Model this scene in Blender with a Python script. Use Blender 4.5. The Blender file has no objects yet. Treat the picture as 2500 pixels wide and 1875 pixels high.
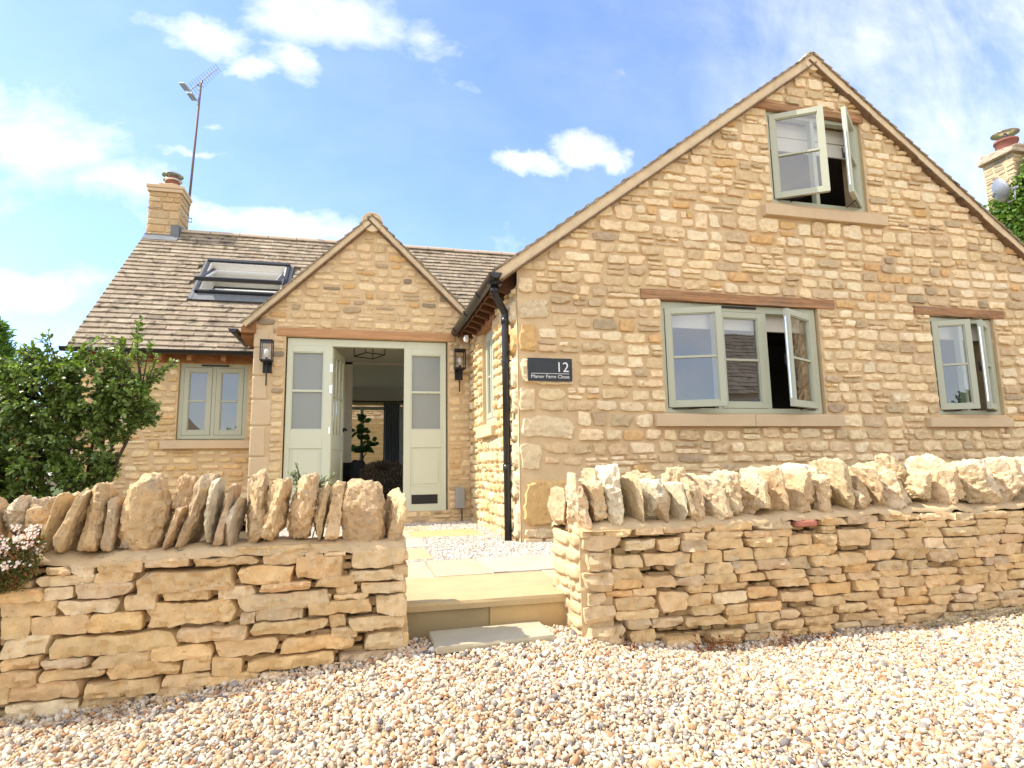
import bpy, math, random
import numpy as np
from mathutils import Vector, Matrix
R = math.radians
C = bpy.context.scene.collection
SC = bpy.context.scene
# ------------------------------------------------------------------ camera
# world: X along the gables, Y away from the lane, Z up; z = 0 is the height of the camera
yaw, pitch, roll = .2446, .13745, -.0164
fw = Vector((math.sin(yaw)*math.cos(pitch), math.cos(yaw)*math.cos(pitch), math.sin(pitch)))
rt = Vector((math.cos(yaw), -math.sin(yaw), 0)); up = rt.cross(fw)
r2 = math.cos(roll)*rt + math.sin(roll)*up; u2 = -math.sin(roll)*rt + math.cos(roll)*up
cam = bpy.data.objects.new('camera', bpy.data.cameras.new('camera')); C.objects.link(cam)
cam.matrix_world = Matrix((r2, u2, -fw)).transposed().to_4x4()
cam.data.lens = 21.263; cam.data.sensor_width = 36; cam.data.clip_start = .05; cam.data.clip_end = 3000
SC.camera = cam
# ------------------------------------------------------------------ light
SUN_EL, SUN_AZ = 49, 8          # the sun stands to the left and 8 degrees behind the gables
sun_to = Vector((-math.cos(R(SUN_EL))*math.cos(R(SUN_AZ)), math.cos(R(SUN_EL))*math.sin(R(SUN_AZ)), math.sin(R(SUN_EL))))
sl = bpy.data.lights.new('sun', 'SUN'); sl.energy = 2.8; sl.angle = R(.53); sl.color = (1, .90, .76)
so = bpy.data.objects.new('sun', sl); C.objects.link(so); so.rotation_euler = sun_to.to_track_quat('Z', 'Y').to_euler(); so.location = sun_to*30
SC.view_settings.view_transform = 'Standard'; SC.view_settings.look = 'None'; SC.view_settings.gamma = 1
SC.view_settings.exposure = 1.33
# ------------------------------------------------------------------ node helpers
class NT:
    def __init__(s, tree): s.t = tree; tree.nodes.clear()
    def n(s, typ, **kw):
        nd = s.t.nodes.new(typ)
        for k, v in kw.items():
            if k.startswith('i_'):
                key = k[2:]; key = int(key) if key.isdigit() else key.replace('_', ' ')
                s.set(nd.inputs[key], v)
            else: setattr(nd, k, v)
        return nd
    def set(s, inp, v):
        if isinstance(v, bpy.types.NodeSocket): s.t.links.new(v, inp)
        elif isinstance(v, bpy.types.Node): s.t.links.new(v.outputs[0], inp)
        else: inp.default_value = v
    def m(s, op, a, b=None, c=None, clamp=False):
        nd = s.n('ShaderNodeMath', operation=op, use_clamp=clamp); s.set(nd.inputs[0], a)
        if b is not None: s.set(nd.inputs[1], b)
        if c is not None: s.set(nd.inputs[2], c)
        return nd.outputs[0]
    def ramp(s, f, stops, interp='LINEAR'):
        nd = s.n('ShaderNodeValToRGB'); cr = nd.color_ramp; cr.interpolation = interp
        while len(cr.elements) < len(stops): cr.elements.new(.5)
        for e, (p, c) in zip(cr.elements, stops):
            e.position = p; e.color = (*c, 1) if hasattr(c, '__len__') else (c, c, c, 1)
        s.set(nd.inputs[0], f); return nd.outputs[0]
    def mix(s, f, a, b, mode='MIX'):
        nd = s.n('ShaderNodeMix', data_type='RGBA', blend_type=mode)
        s.set(nd.inputs[0], f)
        for i, v in ((6, a), (7, b)):
            s.set(nd.inputs[i], (*v, 1) if isinstance(v, tuple) and len(v) == 3 else v)
        return nd.outputs[2]
    def noise(s, vec, scale, detail=4, rough=.55, dist=0):
        nd = s.n('ShaderNodeTexNoise'); s.set(nd.inputs['Vector'], vec)
        nd.inputs['Scale'].default_value = scale; nd.inputs['Detail'].default_value = detail
        nd.inputs['Roughness'].default_value = rough; nd.inputs['Distortion'].default_value = dist
        return nd.outputs[0]
# ------------------------------------------------------------------ sky
W = bpy.data.worlds.new('World'); SC.world = W; W.use_nodes = True
t = NT(W.node_tree)
sky = t.n('ShaderNodeTexSky', sky_type='NISHITA'); sky.sun_disc = False
sky.sun_elevation = R(SUN_EL); sky.sun_rotation = math.atan2(sun_to.x, sun_to.y) % (2*math.pi)
sky.altitude = 100; sky.air_density = 1.0; sky.dust_density = .6; sky.ozone_density = 1.5
tc = t.n('ShaderNodeTexCoord'); gen = tc.outputs['Generated']
sep = t.n('ShaderNodeSeparateXYZ', i_0=gen)
ay = t.m('MAXIMUM', t.m('ABSOLUTE', sep.outputs[1]), .06)
su = t.m('DIVIDE', sep.outputs[0], ay); sv = t.m('DIVIDE', sep.outputs[2], ay)
pl0 = t.n('ShaderNodeCombineXYZ', i_0=su, i_1=sv, i_2=0.0).outputs[0]
wx = t.m('MULTIPLY_ADD', t.noise(pl0, 7.0, 6, .65), .17, -.085); pl9 = t.n('ShaderNodeMapping', i_Vector=pl0, i_Location=(3.3, 1.7, 0.0)).outputs[0]; wy = t.m('MULTIPLY_ADD', t.noise(pl9, 8.0, 6, .65), .09, -.045)
bu = t.m('ADD', su, wx); bv = t.m('ADD', sv, wy)
pl = t.n('ShaderNodeCombineXYZ', i_0=su, i_1=t.m('MULTIPLY', sv, 1.5), i_2=0.0).outputs[0]
n1 = t.noise(pl, 5.5, 12, .6, .25)
n2 = t.noise(pl, 2.0, 5, .6, .3)
CL = [(-.50, .50, .15, .09, .88), (-.38, .45, .10, .045, .7), (-.60, .42, .14, .06, .6), (-.27, .71, .085, .032, .9), (-.08, .775, .17, .07, .85), (-.12, .69, .075, .035, .85), (-.195, .672, .05, .02, .9), (.285, .556, .065, .026, 1.1), (.40, .590, .09, .032, 1.1), (.46, .575, .05, .03, .9), (-.13, .395, .19, .035, 1.0), (-.245, .40, .08, .03, .8), (-.25, .505, .09, .012, .7), (-.48, .272, .13, .035, .75), (-.40, .285, .08, .025, .6), (-.60, .25, .1, .05, .7),
      (.10, .77, .09, .035, .5), (-.235, .56, .05, .012, .6)]
acc = None
for cx, cy, rx, ry, am in CL:
    dx = t.m('DIVIDE', t.m('SUBTRACT', bu, cx), rx*1.22); dy = t.m('DIVIDE', t.m('SUBTRACT', bv, cy), ry*1.3)
    q = t.m('SQRT', t.m('ADD', t.m('MULTIPLY', dx, dx), t.m('MULTIPLY', dy, dy)))
    g = t.m('MULTIPLY', t.m('SUBTRACT', 1.0, q, clamp=True), am)
    acc = g if acc is None else t.m('MAXIMUM', acc, g)
cum = t.m('ADD', t.m('MULTIPLY', acc, 1.0), t.m('MULTIPLY', t.m('SUBTRACT', n1, .5), 1.7))
cum = t.ramp(cum, [(.14, 0.0), (.45, .40), (.95, 1.0)])
# thin high cloud over the right hand half
mp = t.n('ShaderNodeMapping', i_Vector=pl); mp.inputs['Rotation'].default_value = (0, 0, R(38)); mp.inputs['Scale'].default_value = (3.0, 1.3, 1)
n3 = t.noise(mp.outputs[0], 1.35, 9, .6, .4)
side = t.m('MULTIPLY_ADD', su, 1.0, -.42, clamp=True)
side = t.m('MULTIPLY', side, 1.6, clamp=True)
cir = t.m('MULTIPLY', t.ramp(t.m('ADD', t.m('MULTIPLY', n3, .8), t.m('MULTIPLY', n2, .3)), [(.44, .0), (.80, 1.0)]), side)
cir = t.m('MULTIPLY_ADD', side, .16, t.m('MULTIPLY', cir, .72), clamp=True)
cov = t.m('MAXIMUM', cum, t.m('MULTIPLY', cir, .92), clamp=True)
veil = t.m('MULTIPLY_ADD', t.noise(pl, 3.0, 6, .6, .3), .25, -.06, clamp=True)
cov = t.m('MAXIMUM', cov, veil)
skyc = t.mix(1.0, sky.outputs[0], (.82, .90, 1.08), 'MULTIPLY')
cloud = t.mix(t.ramp(t.noise(pl, 9, 8, .6), [(.35, .0), (.65, 1.0)]), (3.7, 3.9, 4.2), (5.0, 5.05, 5.1))
# unseen warm-white cloud added behind the camera to warm and fill the shaded fronts
behind = t.m('MULTIPLY', t.m('MULTIPLY_ADD', sep.outputs[1], -3.0, -.15, clamp=True), t.ramp(t.noise(gen, 2.6, 7, .6), [(.33, .22), (.64, .85)]))
col = t.mix(cov, skyc, cloud)
col = t.mix(behind, col, (6.6, 6.1, 5.3))
bg = t.n('ShaderNodeBackground', i_0=col, i_1=.13)
t.n('ShaderNodeOutputWorld', i_0=bg.outputs[0])
# ------------------------------------------------------------------ materials
def material(name, color=(.5, .5, .5), attr=False, rough=.85, spec=.3, metal=0, var=(.86, 1.12), vscale=18, fine=90, bump=.25, bdist=.006, pits=0, stretch=None, stain=None, coat=0):
    m = bpy.data.materials.new(name); m.use_nodes = True; t = NT(m.node_tree)
    tc = t.n('ShaderNodeTexCoord').outputs['Object']
    if stretch: tc = t.n('ShaderNodeMapping', i_Vector=tc, i_Scale=stretch).outputs[0]
    base = t.n('ShaderNodeAttribute', attribute_name='Col').outputs[0] if attr else None
    if base is None:
        rgb = t.n('ShaderNodeRGB'); rgb.outputs[0].default_value = (*color, 1); base = rgb.outputs[0]
    a = t.noise(tc, vscale, 6, .6); b = t.noise(tc, fine, 4, .65)
    f = t.ramp(t.m('ADD', t.m('MULTIPLY', a, .65), t.m('MULTIPLY', b, .35)), [(.3, var[0]), (.7, var[1])])
    col = t.mix(1.0, base, f, 'MULTIPLY')
    if stain:
        sc, scale, lo, hi = stain
        col = t.mix(t.ramp(t.noise(tc, scale, 7, .65, .4), [(lo, 0.0), (hi, 1.0)]), col, sc)
    h = t.m('ADD', t.m('MULTIPLY', a, .6), t.m('MULTIPLY', b, .4))
    if pits:
        pn = t.noise(tc, fine*.55, 3, .6)
        pm = t.ramp(pn, [(.25, 0.0), (.25+pits, 1.0)])
        col = t.mix(1.0, col, t.ramp(pm, [(0, .55), (1, 1.0)]), 'MULTIPLY'); h = t.m('ADD', h, t.m('MULTIPLY', pm, .8))
    p = t.n('ShaderNodeBsdfPrincipled')
    t.set(p.inputs['Base Color'], col); p.inputs['Roughness'].default_value = rough
    p.inputs['Specular IOR Level'].default_value = spec; p.inputs['Metallic'].default_value = metal; p.inputs['Coat Weight'].default_value = coat
    if bump:
        bn = t.n('ShaderNodeBump', i_Strength=bump, i_Distance=bdist, i_Height=h); t.set(p.inputs['Normal'], bn.outputs[0])
    t.n('ShaderNodeOutputMaterial', i_0=p.outputs[0]); return m
def leaf_material(name, trans=.25, rough=.45):
    m = bpy.data.materials.new(name); m.use_nodes = True; t = NT(m.node_tree)
    base = t.n('ShaderNodeAttribute', attribute_name='Col').outputs[0]
    p = t.n('ShaderNodeBsdfPrincipled'); t.set(p.inputs['Base Color'], base); p.inputs['Roughness'].default_value = rough; p.inputs['Specular IOR Level'].default_value = .5
    tr = t.n('ShaderNodeBsdfTranslucent'); t.set(tr.inputs[0], t.mix(1.0, base, (1.5, 1.6, .6), 'MULTIPLY'))
    mx = t.n('ShaderNodeMixShader', i_0=trans, i_1=p.outputs[0], i_2=tr.outputs[0])
    t.n('ShaderNodeOutputMaterial', i_0=mx.outputs[0]); return m
def glass_material(name, f0=.19, tint=(.82, .86, .84)):
    m = bpy.data.materials.new(name); m.use_nodes = True; t = NT(m.node_tree)
    g = t.n('ShaderNodeNewGeometry')
    wob = t.n('ShaderNodeBump', i_Strength=.12, i_Distance=.01, i_Height=t.noise(t.n('ShaderNodeTexCoord').outputs['Object'], 2.2, 2, .4))
    dt = t.n('ShaderNodeVectorMath', operation='DOT_PRODUCT', i_0=g.outputs['Incoming'], i_1=g.outputs['Normal'])
    c = t.m('SUBTRACT', 1.0, t.m('ABSOLUTE', dt.outputs['Value']), clamp=True)
    f = t.m('MULTIPLY_ADD', t.m('POWER', c, 5.0), 1-f0, f0, clamp=True)
    tr = t.n('ShaderNodeBsdfTransparent', i_0=(*tint, 1)); gl = t.n('ShaderNodeBsdfGlossy'); gl.inputs['Roughness'].default_value = .0; gl.inputs[0].default_value = (1, 1, 1, 1)
    t.set(gl.inputs['Normal'], wob.outputs[0])
    t.n('ShaderNodeOutputMaterial', i_0=t.n('ShaderNodeMixShader', i_0=f, i_1=tr.outputs[0], i_2=gl.outputs[0]).outputs[0]); return m
M = dict(
 stone=material('limestone', attr=True, rough=.92, spec=.15, var=(.80, 1.14), vscale=22, fine=95, bump=.45, bdist=.007, pits=.12),
 rock=material('coping_limestone', attr=True, rough=.93, spec=.12, var=(.72, 1.18), vscale=16, fine=110, bump=.6, bdist=.008, pits=.16, stain=((.34, .31, .26), 9, .57, .72)),
 drystone=material('drystone_limestone', attr=True, rough=.93, spec=.12, var=(.78, 1.16), vscale=20, fine=120, bump=.5, bdist=.006, pits=.12, stain=((.42, .36, .27), 7, .60, .80)),
 mortar=material('lime_mortar', (.66, .50, .30), rough=.97, spec=.08, var=(.85, 1.1), vscale=7, fine=160, bump=.5, bdist=.004),
 mortar_pale=material('pale_mortar', (.62, .47, .28), rough=.97, spec=.08, var=(.75, 1.12), vscale=9, fine=150, bump=.7, bdist=.008, stain=((.16, .15, .12), 26, .60, .70)),
 verge=material('verge_mortar', (.80, .65, .43), rough=.97, spec=.08, var=(.8, 1.1), vscale=10, fine=120, bump=.5, bdist=.005, stain=((.42, .34, .24), 6, .60, .80)),
 core=material('wall_core', (.22, .15, .085), rough=1, spec=.05),
 ashlar=material('smooth_ashlar', (.68, .53, .34), rough=.85, spec=.15, var=(.92, 1.07), vscale=5, fine=200, bump=.15, bdist=.002),
 sill=material('sawn_sill_stone', (.66, .51, .33), rough=.85, spec=.15, var=(.92, 1.06), vscale=6, fine=220, bump=.15, bdist=.002),
 tile=material('roof_tile', attr=True, rough=.93, spec=.12, var=(.68, 1.16), vscale=16, fine=60, bump=.5, bdist=.006, stain=((.12, .10, .075), 7.5, .52, .66)),
 ridge=material('ridge_tile', (.50, .41, .31), rough=.9, spec=.15, var=(.85, 1.1), vscale=12, stain=((.25, .22, .18), 12, .62, .75)),
 sage=material('sage_painted_timber', (.48, .505, .385), rough=.42, spec=.4, var=(.97, 1.03), vscale=4, fine=40, bump=.04, bdist=.001),
 door=material('pale_sage_paint', (.64, .68, .54), rough=.38, spec=.4, var=(.98, 1.02), vscale=3, fine=30, bump=.03, bdist=.001),
 white=material('white_painted_plaster', (.78, .76, .70), rough=.8, spec=.2, var=(.98, 1.02), bump=.05),
 cream=material('cream_wall', (.84, .80, .68), rough=.8, spec=.2, var=(.98, 1.02), bump=.03),
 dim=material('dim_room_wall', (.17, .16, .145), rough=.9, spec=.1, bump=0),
 oak=material('orange_oak', (.36, .17, .07), rough=.7, spec=.25, var=(.6, 1.3), vscale=6, fine=40, bump=.3, bdist=.003, stretch=(.6, 6, 6)),
 lintel=material('weathered_lintel_oak', (.38, .21, .105), rough=.8, spec=.2, var=(.45, 1.6), vscale=6, fine=30, bump=.9, bdist=.01, stretch=(.5, 6, 7), stain=((.30, .21, .15), 5, .5, .72)),
 lintel2=material('fresh_lintel_oak', (.54, .30, .15), rough=.7, spec=.2, var=(.7, 1.25), vscale=5, fine=30, bump=.25, bdist=.003, stretch=(.4, 6, 7)),
 rafter=material('dark_oak', (.115, .052, .025), rough=.8, spec=.2, var=(.6, 1.4), vscale=8, stretch=(6, .6, 6)),
 black=material('black_plastic', (.018, .018, .019), rough=.28, spec=.5, var=(.9, 1.1), bump=.05, bdist=.001),
 iron=material('black_iron', (.014, .014, .014), rough=.45, spec=.4, var=(.9, 1.2), bump=.08, bdist=.001),
 lead=material('lead_flashing', (.17, .185, .20), rough=.6, spec=.35, var=(.8, 1.2), vscale=8, bump=.2),
 steel=material('stainless_steel', (.78, .77, .75), rough=.25, metal=1, var=(.9, 1.1), bump=.05),
 alu=material('grey_aluminium', (.035, .038, .042), rough=.5, spec=.35, var=(.9, 1.1), bump=0),
 galv=material('galvanised_metal', (.38, .39, .40), rough=.5, metal=.6, var=(.8, 1.1), bump=.05),
 mast=material('mast_paint', (.16, .115, .10), rough=.6, spec=.3, bump=.05),
 clay=material('terracotta', (.27, .11, .085), rough=.8, spec=.2, bump=.1),
 plastic=material('grey_plastic', (.34, .345, .34), rough=.5, spec=.4, var=(.96, 1.03), bump=.03),
 whiteplastic=material('white_plastic', (.75, .75, .73), rough=.4, spec=.4, var=(.97, 1.02), bump=0),
 slate=material('slate_sign', (.035, .042, .050), rough=.45, spec=.35, var=(.8, 1.25), vscale=14, bump=.06, bdist=.001),
 paint_white=material('sign_lettering', (.82, .82, .80), rough=.5, var=(1, 1), bump=0),
 paving=material('sandstone_paving', attr=True, rough=.85, spec=.2, var=(.88, 1.08), vscale=6, fine=60, bump=.35, bdist=.004, stain=((.50, .42, .28), 4, .62, .80)),
 pebble=material('pebble', attr=True, rough=.88, spec=.12, var=(.82, 1.12), vscale=60, fine=200, bump=.1, bdist=.001),
 ground=material('sandy_ground', (.40, .31, .21), rough=1, spec=.05, var=(.5, 1.3), vscale=60, fine=160, bump=.9, bdist=.012),
 earth=material('earth', (.11, .085, .05), rough=1, spec=.05, var=(.6, 1.3), bump=.6),
 grassland=material('rough_grass', (.10, .12, .045), rough=1, spec=.05, var=(.6, 1.3), vscale=3, bump=.6),
 bark=material('bark', (.085, .06, .04), rough=.95, spec=.1, var=(.6, 1.3), vscale=30, bump=.6),
 fence=material('orange_fence_timber', (.52, .27, .10), rough=.8, spec=.2, var=(.75, 1.2), vscale=7, stretch=(6, 6, .6)),
 slat=material('cedar_slats', (.60, .40, .18), rough=.75, spec=.2, var=(.85, 1.1), vscale=7, stretch=(.6, 6, 6)),
 curtain=material('grey_linen', (.34, .36, .40), rough=.95, spec=.1, bump=.2),
 fur=material('brown_fur', attr=True, rough=.9, spec=.2, bump=0),
 cushion=material('charcoal_cushion', (.035, .038, .045), rough=.95, spec=.1, bump=.2),
 floor=material('dark_wood_floor', (.45, .37, .27), rough=.5, spec=.3),
 frost=material('frosted_glass', (.27, .295, .275), rough=.22, spec=.7, var=(.97, 1.03), vscale=200, fine=400, bump=.06, bdist=.001),
 leaf=leaf_material('leaf', .28, .34), petal=leaf_material('petal', .2, .7), dry=leaf_material('dry_stem', .1, .9),
 glass=glass_material('window_glass'), lampglass=glass_material('lamp_glass', .05, (.97, .97, .97)),
 bulb=material('clear_bulb', (.75, .75, .72), rough=.15, spec=.6, bump=0),
)
# ------------------------------------------------------------------ numpy noise
_rng = np.random.default_rng(7)
_perm = _rng.permutation(256); _perm = np.concatenate([_perm, _perm, _perm])
_grad = _rng.normal(size=(256, 3)); _grad /= np.linalg.norm(_grad, axis=1)[:, None]
def perlin(P):
    P = np.asarray(P, float); I = np.floor(P).astype(int); f = P-I; I &= 255
    w = f*f*f*(f*(f*6-15)+10); out = 0
    for a in (0, 1):
        wa = w[:, 0] if a else 1-w[:, 0]
        for b in (0, 1):
            wb = w[:, 1] if b else 1-w[:, 1]
            for c in (0, 1):
                wc = w[:, 2] if c else 1-w[:, 2]
                h = _perm[_perm[_perm[(I[:, 0]+a) & 255]+((I[:, 1]+b) & 255)]+((I[:, 2]+c) & 255)]
                out = out + wa*wb*wc*np.einsum('ij,ij->i', _grad[h], f-np.array((a, b, c)))
    return out*1.6
def fbm(P, o=3, rough=.5):
    s = 0; a = 1; P = np.asarray(P, float)
    for i in range(o): s = s+a*perlin(P); a *= rough; P = P*2.03+17.3
    return s
# ------------------------------------------------------------------ mesh building
class MB:
    def __init__(s): s.V = []; s.F = []; s.Cc = []; s.n = 0
    def add(s, V, F, col=(.5, .5, .5)):
        V = np.asarray(V, float).reshape(-1, 3); s.V.append(V)
        for f in (F if isinstance(F, list) and len(F) and isinstance(F[0], np.ndarray) else [np.asarray(F, int)]):
            s.F.append(f+s.n)
        c = np.asarray(col, float)
        s.Cc.append(np.broadcast_to(c, (len(V), 3)) if c.ndim == 1 else c); s.n += len(V)
    def build(s, name, mat, parent=None, smooth=False, bevel=0, origin=False):
        me = bpy.data.meshes.new(name); V = np.concatenate(s.V).astype(np.float32)
        off = np.zeros(3)
        if origin: off = np.array([(V[:, 0].min()+V[:, 0].max())/2, (V[:, 1].min()+V[:, 1].max())/2, V[:, 2].min()]); V = (V-off).astype(np.float32)
        me.vertices.add(len(V)); me.vertices.foreach_set('co', V.ravel())
        loops = np.concatenate([f.ravel() for f in s.F]).astype(np.int32)
        tot = np.concatenate([np.full(len(f), f.shape[1]) for f in s.F]).astype(np.int32)
        st = np.concatenate([[0], np.cumsum(tot)[:-1]]).astype(np.int32)
        me.loops.add(len(loops)); me.loops.foreach_set('vertex_index', loops)
        me.polygons.add(len(tot)); me.polygons.foreach_set('loop_start', st)
        me.polygons.foreach_set('use_smooth', np.full(len(tot), bool(smooth)))
        me.update(calc_edges=True)
        ca = me.color_attributes.new('Col', 'FLOAT_COLOR', 'POINT')
        cc = np.concatenate(s.Cc); cc = np.concatenate([cc, np.ones((len(cc), 1))], 1).astype(np.float32)
        ca.data.foreach_set('color', cc.ravel())
        me.materials.append(M[mat]); o = bpy.data.objects.new(name, me); C.objects.link(o); o.location = off
        if parent: o.parent = parent; o.matrix_parent_inverse = Matrix.Translation(-Vector(world_loc(parent)))
        if bevel:
            b = o.modifiers.new('bevel', 'BEVEL'); b.width = bevel; b.segments = 2; b.limit_method = 'ANGLE'; b.angle_limit = R(40)
        return o
def world_loc(o):
    v = Vector(o.location); p = o.parent
    if p: return tuple(Vector((0, 0, 0))) if o.type == 'MESH' else tuple(v)
    return tuple(v)
def thing(name, label, cat, loc=(0, 0, 0), group=None):
    o = bpy.data.objects.new(name, None); C.objects.link(o); o.location = loc; o.empty_display_size = .1
    o['label'] = label; o['category'] = cat
    if group: o['group'] = group
    return o
def tag(o, label, cat=None, group=None, kind=None):
    if label: o['label'] = label
    if cat: o['category'] = cat
    if group: o['group'] = group
    if kind: o['kind'] = kind
    return o
BF = np.array([(0, 3, 2, 1), (4, 5, 6, 7), (0, 1, 5, 4), (1, 2, 6, 5), (2, 3, 7, 6), (3, 0, 4, 7)])
def box(mb, x0, x1, y0, y1, z0, z1, col=(.5, .5, .5), T=None):
    V = np.array([(x0, y0, z0), (x1, y0, z0), (x1, y1, z0), (x0, y1, z0), (x0, y0, z1), (x1, y0, z1), (x1, y1, z1), (x0, y1, z1)], float)
    if T is not None: V = T(V)
    mb.add(V, BF, col)
def tube(mb, path, rad, seg=10, col=(.5, .5, .5), cap=True):
    P = np.array(path, float); n = len(P); rad = np.broadcast_to(rad, (n,))
    D = np.gradient(P, axis=0); D /= np.linalg.norm(D, axis=1)[:, None]
    ref = np.array((0, 0, 1.)) if abs(D[0][2]) < .9 else np.array((1., 0, 0))
    V = []
    for i in range(n):
        a = np.cross(D[i], ref); a /= np.linalg.norm(a); b = np.cross(D[i], a);
        th = np.arange(seg)*2*math.pi/seg
        V.append(P[i]+rad[i]*(np.cos(th)[:, None]*a+np.sin(th)[:, None]*b))
    V = np.concatenate(V); F = []
    for i in range(n-1):
        for j in range(seg): k = (j+1) % seg; F.append((i*seg+j, i*seg+k, (i+1)*seg+k, (i+1)*seg+j))
    Fl = [np.array(F)]
    if cap: Fl += [np.array([list(range(seg))[::-1]]), np.array([[(n-1)*seg+j for j in range(seg)]])]
    mb.add(V, Fl, col)
def lathe(mb, prof, c, seg=24, col=(.5, .5, .5)):
    V = []; F = []
    for (r, z) in prof:
        for j in range(seg): th = j*2*math.pi/seg; V.append((c[0]+r*math.cos(th), c[1]+r*math.sin(th), c[2]+z))
    for i in range(len(prof)-1):
        for j in range(seg): k = (j+1) % seg; F.append((i*seg+j, i*seg+k, (i+1)*seg+k, (i+1)*seg+j))
    mb.add(V, F, col)
def extrude(mb, prof, O, A, B, L, length, col=(.5, .5, .5)):
    O, A, B, L = (np.array(q, float) for q in (O, A, B, L)); n = len(prof)
    p = np.array(prof); a = O+p[:, :1]*A+p[:, 1:]*B
    V = np.concatenate([a, a+L*length]); F = [(i, (i+1) % n, n+(i+1) % n, n+i) for i in range(n)]
    mb.add(V, [np.array(F), np.array([list(range(n))[::-1]]), np.array([list(range(n, 2*n))])], col)
# stone: a rounded, chipped patch that grows out of a wall
def stone(mb, O, U, V3, N, u0, u1, v0, v1, prot, depth, rng, col, k=5, jit=.06, rough=.35, nu=None, clampf=None, back=.04, facets=3, fx=1.0, strata=.0):
    w, h = u1-u0, v1-v0
    nu = nu or int(np.clip(w/.018, 6, 20)); nv = int(np.clip(h/.014, 5, 14))
    a = np.linspace(-1, 1, nu); b = np.linspace(-1, 1, nv)
    a = np.concatenate([[-1], a, [1]]); b = np.concatenate([[-1], b, [1]])
    A, B = np.meshgrid(a, b, indexing='ij'); Z = np.ones_like(A)
    Z[0, :] = Z[-1, :] = 0; Z[:, 0] = Z[:, -1] = 0
    p = np.stack([A.ravel(), B.ravel(), Z.ravel()], 1)
    q = p/np.maximum((np.abs(p)**k).sum(1)**(1/k), 1e-6)[:, None]
    side = Z.ravel() == 0
    q[side, 2] = 0
    # chipped facets
    for i in range(facets):
        nn = np.array([rng.uniform(-fx, fx), rng.uniform(-fx, fx), rng.uniform(.5, 1.2)]); nn /= np.linalg.norm(nn)
        sup = np.abs(nn[:2]).sum()*.86+nn[2]*.86
        d = sup*rng.uniform(.72, .95); e = np.maximum(q@nn-d, 0); q = q-e[:, None]*nn*(~side)[:, None]
    sd = rng.uniform(0, 100, 3)
    X = q[:, 0]*w/2; Y = q[:, 1]*h/2
    Q = np.stack([X, Y, q[:, 2]*.03], 1)
    m = min(w, h)
    X = X+perlin(Q*(1.6/max(m, .05))+sd)*m*jit*1.6+perlin(Q*45+sd)*m*jit*.5
    Y = Y+perlin(Q*(1.6/max(m, .05))*np.array((.6, 1, 1))+sd+9)*m*jit*1.6+perlin(Q*45+sd+5)*m*jit*.5
    D = q[:, 2]*depth+(fbm(Q*22+sd, 3, .55)*rough*depth)*(q[:, 2] > .05)+strata*fbm(np.stack([X*7, Y*75, X*0], 1)+sd, 2)+prot
    D = np.where(side, -back, D)
    uu = u0+w/2+X; vv = v0+h/2+Y
    if clampf is not None: vv = np.minimum(vv, clampf(uu))
    P = O+uu[:, None]*U+vv[:, None]*V3+D[:, None]*N
    na, nb = len(a), len(b); I = np.arange(na*nb).reshape(na, nb)
    F = np.stack([I[:-1, :-1], I[1:, :-1], I[1:, 1:], I[:-1, 1:]], -1).reshape(-1, 4)
    cv = np.array(col)*(1+.10*perlin(Q*18+sd+3))[:, None]
    mb.add(P, F, np.clip(cv, 0, 1))
WARM = np.array((1.02, .968, .84))
def pick(pal, rng):
    w = np.array([p[0] for p in pal]); c = pal[rng.choice(len(pal), p=w/w.sum())][1]
    return np.clip(np.array(c)*rng.uniform(.92, 1.08)*rng.uniform(.98, 1.02, 3)*WARM, 0, 1)
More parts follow.
